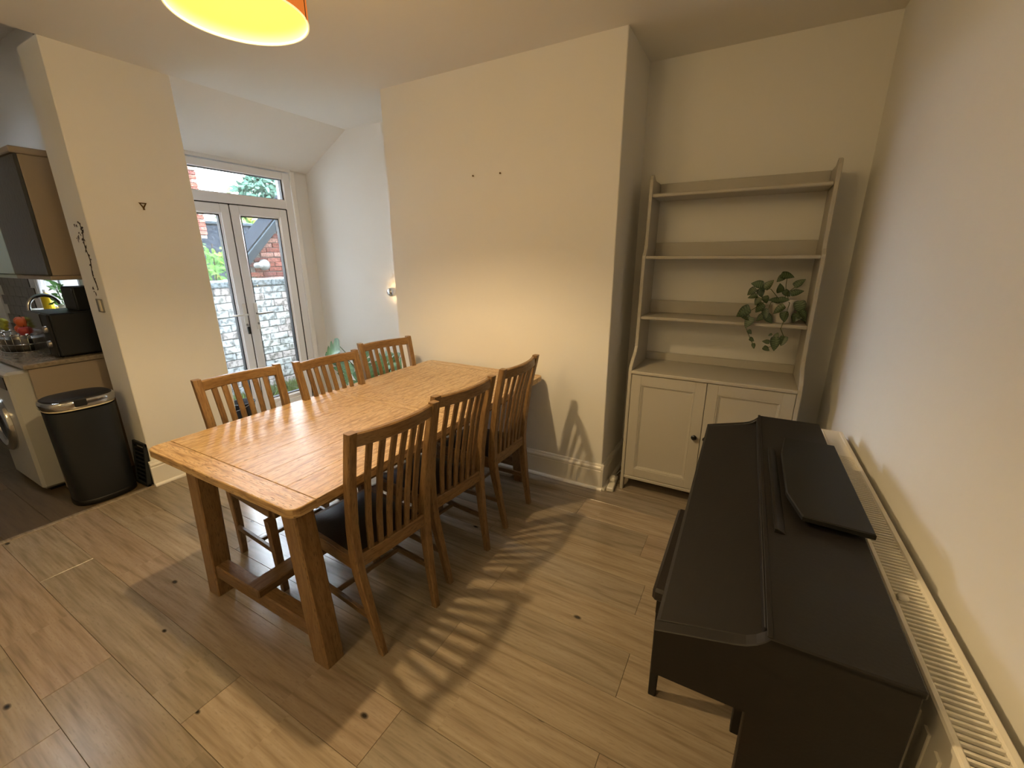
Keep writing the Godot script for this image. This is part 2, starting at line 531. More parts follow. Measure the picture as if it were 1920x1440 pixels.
# ---------------------------------------------------------------- the room
func room() -> void:
	var base := thing("floor", "pale oak laminate floor of wide planks running across the room", "floor", Vector3.ZERO, 0.0, "", "structure")
	obj("subfloor", boxy(Vector3(-4.25, -0.12, -3.25), Vector3(0.75, -0.014, 2.25), 0.0), M.dark_void, base)
	var ends := {0: [-1.9], 1: [-2.1, -0.2], 2: [-2.95, -1.55], 3: [-0.907], 4: [-3.175, -0.239], 5: [-2.35, -0.95], 6: [-1.55, -0.245], 7: [-2.25, -0.94], 8: [-1.75, -0.276], 9: [-2.6, -1.2], 10: [-3.1, -1.7, -0.35], 11: [-2.2, -0.8], 12: [-2.9, -1.4], 13: [-3.3, -1.9]}
	var row := 0
	var z1 := 2.12
	while z1 > -3.2:
		var z0 := z1 - 0.2085
		var k := int(round((-0.171 - z0) / 0.2085))
		var cuts: Array = [0.75]
		var mine: Array = ends.get(k, []).duplicate()
		if mine.is_empty():
			mine = [-0.9 - 0.37 * posmod(k * 3, 5), -2.2 - 0.3 * posmod(k * 2, 3)]
		mine.sort()
		mine.reverse()
		cuts += mine.filter(func(q): return q > -3.5)
		cuts.append(-4.2 if z1 < -1.75 else -3.585)
		for i in cuts.size() - 1:
			var x1: float = cuts[i]
			var x0: float = cuts[i + 1]
			if x1 - x0 < 0.05:
				continue
			ga = 0
			uvo = Vector2(rng.randf() * 3.0, rng.randf() * 3.0)
			var dy := rng.randf_range(-0.0004, 0.0)
			obj("plank", boxy(Vector3(x0 + 0.0006, -0.014, z0 + 0.0006), Vector3(x1 - 0.0006, dy, z1 - 0.0006), 0.0008), M.floor[rng.randi() % 5], base)
		z1 = z0
		row += 1
	uvo = Vector2.ZERO
	struct("trim_1", boxy(Vector3(-3.60, -0.01, -1.14), Vector3(-3.566, 0.006, 2.1), 0.003), M.floor[2], "thin wooden threshold strip between the dining floor and the kitchen floor", "threshold")
	# ceilings
	struct("ceiling", boxy(Vector3(-3.58, 2.732, -3.45), Vector3(0.85, 3.10, 2.45), 0.0), M.ceiling, "plain white flat ceiling over the dining room", "ceiling")
	var sl := S()
	prism(sl, PackedVector2Array([Vector2(-3.579, 2.732), Vector2(-4.22, 2.405), Vector2(-4.22, 2.60), Vector2(-3.579, 2.95)]), -3.45, -1.60, 0.0)
	struct("ceiling_sloped", sl, M.ceiling, "sloping white ceiling above the french doors", "ceiling")
	# walls
	struct("wall_chimney", boxy(Vector3(-2.5584, 0, -3.45), Vector3(-0.7617, 2.74, -2.6294), 0.004), M.wall, "cream chimney breast wall behind the far end of the table", "wall")
	struct("wall_back", boxy(Vector3(-0.7625, 0, -3.45), Vector3(0.85, 2.74, -3.148), 0.0), M.wall, "cream alcove wall behind the grey bookcase", "wall")
	struct("wall_bay", boxy(Vector3(-4.55, 0, -3.45), Vector3(-2.558, 2.74, -3.19), 0.0), M.wall, "white wall right of the french doors, washed by daylight", "wall")
	xf = Transform3D(Basis(Vector3.UP, 0.022), Vector3(0.459, 0, -3.148))
	struct("wall_right", boxy(Vector3(0, 0, -0.3), Vector3(0.2, 2.74, 5.6), 0.0), M.wall, "long cream wall on the right, above the radiator", "wall")
	xf = Transform3D()
	struct("wall_front", boxy(Vector3(-3.8, 0, 2.1), Vector3(0.85, 2.74, 2.35), 0.0), M.wall, "wall of the room behind the camera", "wall")
	struct("wall_left", boxy(Vector3(-3.9, 0, -1.76), Vector3(-3.5804, 2.74, -1.1399), 0.004), M.wall, "cream wall pier between the kitchen opening and the french doors", "wall")
	struct("wall_left_near", boxy(Vector3(-3.9, 0, 0.9), Vector3(-3.58, 2.74, 2.2), 0.004), M.wall, "wall on the near side of the kitchen opening", "wall")
	# the outer wall with the french doors: a lintel and the strip to the right of the frame
	struct("wall_door", boxy(Vector3(-4.45, -0.1, -3.45), Vector3(-4.235, 2.62, -2.985), 0.003), M.wall, "narrow strip of wall between door frame and bay wall", "wall")
	struct("wall_lintel", boxy(Vector3(-4.45, 2.385, -2.99), Vector3(-4.20, 2.62, -1.60), 0.0), M.wall, "lintel above the french doors", "wall")
	struct("trim_2", boxy(Vector3(-4.24, 0.0, -3.035), Vector3(-4.20, 2.40, -2.985), 0.006), M.trim, "white upright cover strip beside the door frame", "trim")

func skirting(called: String, a: Vector3, b: Vector3, out: Vector3, label: String) -> void:
	# a moulded board from a to b whose face looks towards out
	var along := (b - a)
	var l := along.length()
	along = along.normalized()
	var st := S()
	# outline in (away from the wall, height)
	var pr := PackedVector2Array([Vector2(0, 0), Vector2(0.018, 0), Vector2(0.018, 0.138), Vector2(0.0155, 0.143), Vector2(0.0155, 0.148), Vector2(0.0185, 0.152), Vector2(0.0195, 0.158), Vector2(0.017, 0.166), Vector2(0.012, 0.172), Vector2(0.010, 0.180), Vector2(0.007, 0.186), Vector2(0, 0.188)])
	# the prism's x looks out, y up, z along
	var z := out.cross(Vector3.UP)
	xf = Transform3D(Basis(out, Vector3.UP, z), a if z.dot(along) > 0 else b)
	prism(st, pr, 0.0, l, 0.0)
	var o := struct(called, st, M.trim, label, "skirting board")
	var bead := S()
	var q := PackedVector2Array([Vector2(0.018, 0.001), Vector2(0.036, 0.001), Vector2(0.034, 0.010), Vector2(0.028, 0.016), Vector2(0.018, 0.019)])
	prism(bead, q, 0.0, l, 0.0)
	obj("floor_bead", bead, M.trim, o)
	xf = Transform3D()

func baseboards() -> void:
	skirting("baseboard_chimney", Vector3(-2.5584, 0, -2.6294), Vector3(-0.7437, 0, -2.6294), Vector3(0, 0, 1), "white moulded skirting board along the chimney breast behind the table")
	skirting("baseboard_alcove_side", Vector3(-0.7617, 0, -2.6114), Vector3(-0.7617, 0, -3.148), Vector3(1, 0, 0), "white skirting on the side of the chimney breast beside the bookcase")
	skirting("baseboard_left", Vector3(-3.5804, 0, -1.1219), Vector3(-3.5804, 0, -1.76), Vector3(1, 0, 0), "white moulded skirting on the pier below the left wall")
	skirting("baseboard_bay", Vector3(-4.20, 0, -3.19), Vector3(-2.5584, 0, -3.19), Vector3(0, 0, 1), "white skirting along the bay wall behind the houseplant")
	skirting("baseboard_chimney_side", Vector3(-2.5584, 0, -3.19), Vector3(-2.5584, 0, -2.6294), Vector3(-1, 0, 0), "white skirting on the bay side of the chimney breast")

# ---------------------------------------------------------------- the french doors
func frame_rect(st: SurfaceTool, z0: float, z1: float, y0: float, y1: float, w: float, x0: float, x1: float, b := 0.008) -> void:
	bx(st, Vector3(x0, y0, z0), Vector3(x1, y1, z0 + w), b)
	bx(st, Vector3(x0, y0, z1 - w), Vector3(x1, y1, z1), b)
	bx(st, Vector3(x0, y0, z0 + w - 0.004), Vector3(x1, y0 + w, z1 - w + 0.004), b)
	bx(st, Vector3(x0, y1 - w, z0 + w - 0.004), Vector3(x1, y1, z1 - w + 0.004), b)

func french_doors() -> void:
	# measured on the plane x = -4.2
	var fr := thing("trim_3", "white plastic frame around the french doors and the fanlight", "door frame", Vector3.ZERO, 0.0, "", "structure")
	obj("jamb", boxy(Vector3(-4.28, 0, -2.975), Vector3(-4.20, 2.375, -2.897), 0.006), M.upvc, fr)
	obj("jamb", boxy(Vector3(-4.28, 0, -1.83), Vector3(-4.20, 2.375, -1.76), 0.006), M.upvc, fr)
	obj("head", boxy(Vector3(-4.28, 2.31, -2.90), Vector3(-4.20, 2.375, -1.82), 0.006), M.upvc, fr)
	obj("transom_rail", boxy(Vector3(-4.28, 2.037, -2.90), Vector3(-4.20, 2.125, -1.82), 0.006), M.upvc, fr)
	obj("sill", boxy(Vector3(-4.30, -0.02, -2.975), Vector3(-4.18, 0.045, -1.76), 0.006), M.upvc, fr)
	obj("door_seal", boxy(Vector3(-4.262, 0.05, -2.347), Vector3(-4.203, 2.034, -2.327), 0.0), M.gasket, fr)
	obj("door_seal", boxy(Vector3(-4.262, 0.05, -2.900), Vector3(-4.203, 2.036, -2.880), 0.0), M.gasket, fr)
	obj("door_seal", boxy(Vector3(-4.262, 2.026, -2.895), Vector3(-4.203, 2.040, -1.83), 0.0), M.gasket, fr)
	# the fanlight
	var win := thing("window_1", "wide shallow fanlight pane above the french doors", "window", Vector3.ZERO, 0.0, "", "structure")
	var gk := S()
	frame_rect(gk, -2.893, -1.832, 2.118, 2.316, 0.011, -4.262, -4.218, 0.001)
	obj("gasket", gk, M.gasket, win)
	obj("pane", boxy(Vector3(-4.243, 2.125, -2.89), Vector3(-4.237, 2.31, -1.835), 0.0), M.glass, win)
	for k in 2:
		var z0: float = [-2.337, -2.890][k]
		var z1: float = [-1.833, -2.337][k] 
		if z0 > z1:
			var sw := z0
			z0 = z1
			z1 = sw
		z0 += 0.005
		z1 -= 0.005
		var d := thing("door_%d" % (k + 1), ["left leaf of the white french doors, with key in the lock", "right leaf of the white french doors"][k], "door", Vector3.ZERO, 0.0, "", "structure")
		var f := S()
		frame_rect(f, z0, z1, 0.055, 2.030, 0.078, -4.262, -4.192, 0.006)
		bx(f, Vector3(-4.262, 0.13, z0 + 0.07), Vector3(-4.194, 0.170, z1 - 0.07), 0.004)
		obj("leaf_frame", f, M.upvc, d)
		var be := S()
		frame_rect(be, z0 + 0.074, z1 - 0.074, 0.166, 1.957, 0.014, -4.255, -4.203, 0.004)
		obj("glazing_bead", be, M.upvc, d)
		var g2 := S()
		frame_rect(g2, z0 + 0.087, z1 - 0.087, 0.179, 1.944, 0.009, -4.250, -4.208, 0.001)
		obj("gasket", g2, M.gasket, d)
		obj("pane", boxy(Vector3(-4.238, 0.18, z0 + 0.088), Vector3(-4.232, 1.943, z1 - 0.088), 0.0), M.glass, d)
		# handle: long plate, lever, keyhole
		var s := -1.0 if k == 1 else 1.0
		var zc := -2.337 + s * 0.035 if k == 0 else -2.337 - 0.075
		var plate := obj("handle_plate", boxy(Vector3(-4.192, 0.905, zc - 0.016), Vector3(-4.180, 1.160, zc + 0.016), 0.005), M.white, d)
		var lv := S(true)
		tube(lv, PackedVector3Array([Vector3(-4.185, 1.058, zc), Vector3(-4.145, 1.058, zc), Vector3(-4.135, 1.058, zc + s * 0.012), Vector3(-4.135, 1.060, zc + s * 0.07), Vector3(-4.137, 1.062, zc + s * 0.135)]), 0.010, 10, 0.008)
		obj("lever", lv, M.white if k == 0 else M.steel, plate)
		var cy := S(true)
		tube(cy, PackedVector3Array([Vector3(-4.182, 0.962, zc), Vector3(-4.172, 0.962, zc)]), 0.011, 12)
		obj("lock_cylinder", cy, M.steel, plate)
		if k == 0:
			var ky := S()
			bx(ky, Vector3(-4.178, 0.950, zc - 0.002), Vector3(-4.148, 0.966, zc + 0.002), 0.001)
			obj("key", ky, M.steel, d)
			obj("key_fob", boxy(Vector3(-4.168, 0.875, zc - 0.013), Vector3(-4.152, 0.945, zc + 0.013), 0.006), M.black, d)

# ---------------------------------------------------------------- lamps
func pendant(at: Vector3, power: float, glow: float, tone: Color, label: String) -> void:
	var t := thing("pendant_lamp", label, "lamp", at)
	var n := 72
	var o := S(true)
	lathe(o, PackedVector2Array([Vector2(0.198, 0.0), Vector2(0.200, 0.002), Vector2(0.200, 0.25), Vector2(0.198, 0.252)]), n)
	obj("shade", o, M.shade_out, t)
	var i := S(true)
	lathe(i, PackedVector2Array([Vector2(0.1965, 0.251), Vector2(0.1965, 0.003)]), n)
	obj("shade_lining", i, M.shade_in, t)
	var r := S(true)
	lathe(r, PackedVector2Array([Vector2(0.1955, 0.007), Vector2(0.1950, 0.001), Vector2(0.1975, -0.0015), Vector2(0.2005, 0.0), Vector2(0.2008, 0.003)]), n)
	obj("shade_rim", r, M.shade_rim, t)
	xf = Transform3D(Basis(Vector3.UP, deg_to_rad(36)), Vector3.ZERO)
	obj("shade_seam", boxy(Vector3(0.1995, 0.0, -0.0025), Vector3(0.2015, 0.25, 0.0025), 0.0), M.brass, t)
	xf = Transform3D()
	var sp := S()
	for k in 3:
		var a := TAU * k / 3.0 + 0.4
		tube(sp, PackedVector3Array([Vector3(cos(a) * 0.022, 0.19, sin(a) * 0.022), Vector3(cos(a) * 0.197, 0.24, sin(a) * 0.197)]), 0.002, 6)
	obj("shade_carrier", sp, M.white, t)
	var hol := S(true)
	lathe(hol, PackedVector2Array([Vector2(0.0, 0.155), Vector2(0.020, 0.155), Vector2(0.020, 0.21), Vector2(0.006, 0.23), Vector2(0.0, 0.232)]), 20)
	obj("lamp_holder", hol, M.white, t)
	var cord := S(true)
	tube(cord, PackedVector3Array([Vector3(0, 0.225, 0), Vector3(0, 0.43, 0)]), 0.003, 8)
	obj("cord", cord, M.white, t)
	var rose := S(true)
	lathe(rose, PackedVector2Array([Vector2(0.0, 0.412), Vector2(0.03, 0.412), Vector2(0.05, 0.43), Vector2(0.05, 0.442), Vector2(0.0, 0.442)]), 24)
	obj("ceiling_rose", rose, M.white, t)
	var b := S(true)
	ball(b, Vector3(0, 0.12, 0), 0.032, 20, 1.15)
	obj("bulb", b, M.bulb, t)
	var l := SpotLight3D.new()
	l.name = "bulb_light"
	l.position = Vector3(0, 0.112, 0)
	l.rotation_degrees = Vector3(-90, 0, 0)
	l.spot_angle = 66.0
	l.spot_angle_attenuation = 0.45
	l.light_color = tone
	l.light_energy = power
	l.light_size = 0.032
	l.spot_range = 12.0
	l.spot_attenuation = 2.0
	l.shadow_enabled = true
	t.add_child(l)
	# the light that comes through the fabric (one panel before each sixth of the drum) and out of the open top
	for k in 6:
		var a := TAU * k / 6.0 + 0.3
		var al := AreaLight3D.new()
		al.name = "shade_light"
		al.area_size = Vector2(0.19, 0.24)
		al.position = Vector3(cos(a) * 0.206, 0.126, sin(a) * 0.206)
		al.rotation.y = -a - PI / 2
		al.light_color = tone
		al.light_energy = glow
		al.area_range = 12.0
		al.area_attenuation = 2.0
		al.shadow_enabled = true
		t.add_child(al, true)
	var tl := AreaLight3D.new()
	tl.name = "top_light"
	tl.area_size = Vector2(0.27, 0.27)
	tl.position = Vector3(0, 0.258, 0)
	tl.rotation.x = PI / 2
	tl.light_color = tone
	tl.light_energy = glow * 2.4
	tl.area_range = 12.0
	tl.area_attenuation = 2.0
	tl.shadow_enabled = true
	t.add_child(tl)

func wall_lamp() -> void:
	var at := Vector3(-3.075, 1.25, -3.19)
	var t := thing("wall_lamp", "small round chrome wall spotlight glowing on the bay wall beside the chimney breast", "lamp", at)
	xf = Transform3D(Basis(Vector3.RIGHT, PI / 2), Vector3.ZERO)
	var pl := S(true)
	lathe(pl, PackedVector2Array([Vector2(0, 0.0), Vector2(0.035, 0.0), Vector2(0.035, 0.012), Vector2(0.0, 0.014)]), 24)
	obj("back_plate", pl, M.chrome, t)
	xf = Transform3D(Basis(Vector3.RIGHT, PI / 2), Vector3(0, 0, 0.035))
	var hd := S(true)
	lathe(hd, PackedVector2Array([Vector2(0, 0.0), Vector2(0.030, 0.002), Vector2(0.040, 0.012), Vector2(0.042, 0.03), Vector2(0.042, 0.045), Vector2(0.038, 0.05), Vector2(0.042, 0.055), Vector2(0.040, 0.07), Vector2(0.028, 0.085), Vector2(0.0, 0.09)]), 28)
	obj("head", hd, M.chrome, t)
	xf = Transform3D()
	var b := S(true)
	ball(b, Vector3(0.0, 0.0, 0.022), 0.012, 12)
	obj("bulb", b, M.bulb, t)
	var l := OmniLight3D.new()
	l.name = "bulb_light"
	l.position = Vector3(0, 0, 0.022)
	l.light_color = Color(1.0, 0.80, 0.5)
	l.light_energy = 0.06
	l.light_size = 0.012
	l.omni_range = 8.0
	l.omni_attenuation = 2.0
	l.shadow_enabled = true
	t.add_child(l)

# ---------------------------------------------------------------- table and chairs
func dining_table() -> void:
	var t := thing("dining_table", "long oak dining table with splayed trestle legs in the middle of the room", "table", Vector3(-1.704, 0, -1.645))
	# local: x across (half 0.5), z along (near end +0.951, far end -0.951)
	var y0 := 0.745
	var y1 := 0.780
	for s in [1.0, -1.0]:
		var pts := PackedVector2Array()
		var r := 0.04
		# outline in x and z of the end board
		var zi := 0.860
		var zo := 0.951
		pts.append(Vector2(-0.5, zi))
		for k in 7:
			var a := PI - PI / 2 * k / 6.0
			pts.append(Vector2(-0.5 + r + cos(a) * r, zo - r + sin(a) * r))
		for k in 7:
			var a := PI / 2 - PI / 2 * k / 6.0
			pts.append(Vector2(0.5 - r + cos(a) * r, zo - r + sin(a) * r))
		pts.append(Vector2(0.5, zi))
		var st := S()
		ga = 0
		uvo = Vector2(rng.randf() * 2, rng.randf() * 2)
		# the prism's own x, y, z are x, z and -y of the table
		xf = Transform3D(Basis(Vector3(s, 0, 0), Vector3(0, 0, s), Vector3(0, -1, 0)) if s > 0 else Basis(Vector3(-1, 0, 0), Vector3(0, 0, -1), Vector3(0, -1, 0)), Vector3.ZERO)
		prism(st, pts, -y1, -y0, 0.0025)
		obj("end_board", st, M.table, t)
		xf = Transform3D()
	ga = 2
	for half in 3:
		var za: float = [0.859, 0.034, -0.017][half]
		var zb: float = [0.035, -0.016, -0.859][half]
		var n: int = [6, 1, 6][half]
		for k in n:
			uvo = Vector2(rng.randf() * 2, rng.randf() * 2)
			ga = 2 if n > 1 else 0
			var x0 := -0.5 + k / float(n)
			var x1 := -0.5 + (k + 1) / float(n)
			var dz := 0.0005
			obj("top_board", boxy(Vector3(x0 + 0.0002, y0, minf(za, zb) + dz), Vector3(x1 - 0.0002, y1 - rng.randf() * 0.0003, maxf(za, zb) - dz), 0.0012 if k > 0 and k < n - 1 else 0.0012), M.table, t)
	uvo = Vector2(0.3, 0.1)
	# edge mould along both long sides and bearers under the top
	ga = 2
	for s in [-1.0, 1.0]:
		obj("side_apron", boxy(Vector3(s * 0.40 - 0.012, 0.675, -0.78), Vector3(s * 0.40 + 0.012, 0.745, 0.78), 0.003), M.oak[0], t)
	ga = 0
	for s in [-1.0, 1.0]:
		obj("bearer", boxy(Vector3(-0.44, 0.715, s * 0.842 - 0.03), Vector3(0.44, 0.745, s * 0.842 + 0.03), 0.004), M.oak[0], t)
	ga = 1
	for sz in [1.0, -1.0]:
		for sx in [-1.0, 1.0]:
			uvo = Vector2(rng.randf() * 2, rng.randf() * 2)
			var st := S()
			bar(st, PackedVector3Array([Vector3(sx * 0.392, 0, sz * 0.835), Vector3(sx * 0.335, 0.716, sz * 0.835)]), PackedVector2Array([Vector2(0.087, 0.08), Vector2(0.087, 0.08)]), 0.005)
			obj("leg", st, M.oak[1], t)
		ga = 0
		obj("cross_rail", boxy(Vector3(-0.355, 0.105, sz * 0.835 - 0.03), Vector3(0.355, 0.175, sz * 0.835 + 0.03), 0.005), M.oak[0], t)
		ga = 1
	ga = 2
	obj("stretcher", boxy(Vector3(-0.045, 0.172, -0.885), Vector3(0.045, 0.212, 0.885), 0.005), M.oak[2], t)

func make_chair() -> Node3D:
	# local: floor at y 0, back posts at x 0, seat towards -x, width along z
	var t := Node3D.new()
	ga = 1
	var spec := [[0.066, 0.0, 0.152, 0.030, 0.030], [0.030, 0.20, 0.163, 0.036, 0.034], [0.004, 0.38, 0.176, 0.046, 0.036], [0.0, 0.46, 0.180, 0.046, 0.036], [0.010, 0.60, 0.186, 0.040, 0.036], [0.040, 0.80, 0.192, 0.036, 0.036], [0.085, 1.0, 0.196, 0.034, 0.036]]
	for s in [-1.0, 1.0]:
		uvo = Vector2(rng.randf() * 2, rng.randf() * 2)
		var p := PackedVector3Array()
		var w := PackedVector2Array()
		for q in spec:
			p.append(Vector3(q[0], q[1], s * q[2]))
			w.append(Vector2(q[3], q[4]))
		var st := S()
		bar(st, p, w, 0.004)
		obj("back_post", st, M.oak[1], t)
		var f := S()
		bar(f, PackedVector3Array([Vector3(-0.405, 0, s * 0.185), Vector3(-0.40, 0.40, s * 0.195)]), PackedVector2Array([Vector2(0.030, 0.030), Vector2(0.040, 0.040)]), 0.003)
		obj("front_leg", f, M.oak[0], t)
	ga = 2
	# crest rail, bowed backwards, and lower back rail
	var cr := PackedVector3Array()
	var lo := PackedVector3Array()
	for k in 13:
		var u := k / 12.0 * 2.0 - 1.0
		cr.append(Vector3(0.075 + 0.030 * (1.0 - u * u), 0.966, u * 0.180))
		lo.append(Vector3(0.002 + 0.006 * (1.0 - u * u), 0.435, u * 0.165))
	var c := S()
	uvo = Vector2(rng.randf() * 2, rng.randf() * 2)
	soft_bar(c, cr, 0.052, 0.026, 0.005)
	obj("crest_rail", c, M.oak[1], t)
	var l := S()
	soft_bar(l, lo, 0.060, 0.026, 0.004)
	obj("back_rail", l, M.oak[1], t)
	ga = 1
	for k in 6:
		var u := (k - 2.5) / 3.0 * 0.86
		uvo = Vector2(rng.randf() * 2, rng.randf() * 2)
		var bow := 1.0 - u * u
		var sl := S()
		bar(sl, PackedVector3Array([Vector3(0.002 + 0.006 * bow, 0.455, u * 0.158), Vector3(0.012 + 0.012 * bow, 0.60, u * 0.165), Vector3(0.038 + 0.022 * bow, 0.80, u * 0.172), Vector3(0.072 + 0.030 * bow, 0.945, u * 0.176)]),
			PackedVector2Array([Vector2(0.014, 0.026), Vector2(0.014, 0.026), Vector2(0.014, 0.026), Vector2(0.014, 0.026)]), 0.003)
		obj("back_slat", sl, M.oak[k % 2], t)
	# seat frame, stretchers, cushion
	ga = 0
	for s in [-1.0, 1.0]:
		var r := S()
		prism(r, PackedVector2Array([Vector2(-0.39, 0.395), Vector2(-0.015, 0.395), Vector2(-0.015, 0.452), Vector2(-0.39, 0.452)]), s * 0.178 - 0.012, s * 0.178 + 0.012, 0.003)
		obj("side_rail", r, M.oak[0], t)
		obj("stretcher", boxy(Vector3(-0.395, 0.172, s * 0.172 - 0.009), Vector3(0.025, 0.198, s * 0.172 + 0.009), 0.003), M.oak[2], t)
	ga = 2
	obj("front_rail", boxy(Vector3(-0.414, 0.395, -0.178), Vector3(-0.390, 0.452, 0.178), 0.003), M.oak[0], t)
	obj("cross_stretcher", boxy(Vector3(-0.205, 0.176, -0.166), Vector3(-0.187, 0.196, 0.166), 0.003), M.oak[2], t)
	var cu := S(true)
	var nx := 8
	var nz := 8
	var top := func(i: int, j: int) -> Vector3:
		var a := i / float(nx) * 2.0 - 1.0
		var b := j / float(nz) * 2.0 - 1.0
		var h := 0.030 * (1.0 - pow(absf(a), 4.0)) * (1.0 - pow(absf(b), 4.0))
		return Vector3(-0.208 + a * 0.187, 0.452 + h, b * lerpf(0.164, 0.172, i / float(nx)) if true else 0.0)
	for i in nx:
		for j in nz:
			quad(cu, top.call(i, j), top.call(i, j + 1), top.call(i + 1, j + 1), top.call(i + 1, j))
	quad(cu, Vector3(-0.395, 0.448, -0.164), Vector3(-0.021, 0.448, -0.172), Vector3(-0.021, 0.448, 0.172), Vector3(-0.395, 0.448, 0.164))
	obj("seat", cu, M.leather, t)
	return t

func chairs() -> void:
	var proto := make_chair()
	var spots := [
		[Vector3(-1.186, 0, -1.092), -0.10, "oak slat-back chair on the piano side, nearest the camera"],
		[Vector3(-1.190, 0, -1.548), -0.10, "oak slat-back chair in the middle of the piano side of the table"],
		[Vector3(-1.187, 0, -2.070), 0.0, "oak slat-back chair on the piano side next to the chimney breast"],
		[Vector3(-2.212, 0, -1.172), PI - 0.073, "oak slat-back chair on the door side closest to the kitchen"],
		[Vector3(-2.128, 0, -1.645), PI - 0.08, "oak slat-back chair in the middle of the door side of the table"],
		[Vector3(-2.208, 0, -2.190), PI - 0.226, "oak slat-back chair turned askew on the door side, in front of the houseplant"]]
	for k in spots.size():
		var c: Node3D = proto if k == 0 else proto.duplicate()
		c.name = numbered("dining_chair")
		add_child(c)
		c.position = spots[k][0]
		c.rotation.y = spots[k][1]
		tag(c, spots[k][2], "chair", "oak dining chairs around the table")

# ---------------------------------------------------------------- bookcase and its plant
func bookcase() -> void:
	# local origin: floor, at the left front foot; z 0 is the wall side, the front looks to +z
	var t := thing("bookcase", "grey painted ladder bookcase with a two-door cupboard below, in the alcove", "bookcase", Vector3(-0.645, 0, -3.125))
	var W := 0.949
	var fz := 0.42          # front of the cupboard sides
	# side outline in (depth, height)
	var out := PackedVector2Array([Vector2(0.0, 0.0), Vector2(0.035, 0.0), Vector2(0.035, 0.06), Vector2(fz - 0.04, 0.06), Vector2(fz - 0.035, 0.0), Vector2(fz, 0.0), Vector2(fz, 0.86),
		Vector2(fz - 0.006, 0.885), Vector2(fz - 0.045, 0.925), Vector2(fz - 0.098, 0.965), Vector2(fz - 0.118, 1.0), Vector2(fz - 0.125, 1.18), Vector2(fz - 0.125, 1.555), Vector2(fz - 0.130, 1.575), Vector2(fz - 0.158, 1.605), Vector2(fz - 0.168, 1.635),
		Vector2(fz - 0.172, 1.92), Vector2(fz - 0.172, 2.015), Vector2(fz - 0.182, 2.038), Vector2(fz - 0.20, 2.045), Vector2(fz - 0.225, 2.035), Vector2(fz - 0.255, 2.02), Vector2(0.0, 2.02)])
	for k in 2:
		var st := S()
		xf = Transform3D(Basis(Vector3(0, 0, 1), Vector3(0, 1, 0), Vector3(-1, 0, 0)), Vector3(0.021 if k == 0 else W, 0, 0))
		prism(st, out, 0.0, 0.021, 0.003)
		obj("side_panel", st, M.grey_paint, t)
	xf = Transform3D()
	var sh := [[1.925, 0.246], [1.562, 0.293], [1.186, 0.293]]
	for q in sh:
		var s := obj("shelf", boxy(Vector3(0.021, q[0] - 0.010, 0.004), Vector3(W - 0.021, q[0] + 0.010, q[1]), 0.005), M.grey_paint, t)
		obj("back_rail", boxy(Vector3(0.021, q[0] + 0.010, 0.003), Vector3(W - 0.021, q[0] + 0.095, 0.019), 0.003), M.grey_paint, s)
	obj("cupboard_top", boxy(Vector3(0.018, 0.838, 0.004), Vector3(W - 0.018, 0.860, fz + 0.006), 0.007), M.grey_paint, t)
	obj("back_rail", boxy(Vector3(0.021, 0.86, 0.003), Vector3(W - 0.021, 0.915, 0.019), 0.003), M.grey_paint, t)
	obj("cupboard_back", boxy(Vector3(0.021, 0.09, 0.004), Vector3(W - 0.021, 0.838, 0.014), 0.0), M.grey_paint, t)
	obj("cupboard_base", boxy(Vector3(0.021, 0.088, 0.014), Vector3(W - 0.021, 0.110, fz - 0.002), 0.004), M.grey_paint, t)
	for k in 2:
		var x0: float = [0.0235, W / 2 + 0.0015][k]
		var x1: float = [W / 2 - 0.0015, W - 0.0235][k]
		var d := obj("door", door_shape(x0, x1, 0.1135, 0.835, fz - 0.022, fz - 0.003, 0.062), M.grey_paint, t)
		var kb := S(true)
		xf = Transform3D(Basis(Vector3.RIGHT, PI / 2), Vector3(W / 2 + (-0.036 if k == 0 else 0.030), 0.483, fz - 0.003))
		lathe(kb, PackedVector2Array([Vector2(0.008, 0.0), Vector2(0.007, 0.010), Vector2(0.016, 0.016), Vector2(0.0175, 0.021), Vector2(0.014, 0.026), Vector2(0.0, 0.028)]), 24)
		var kn := obj("knob", kb, M.knob, d)
		kn.set_meta("label", "round black knob")
		xf = Transform3D()

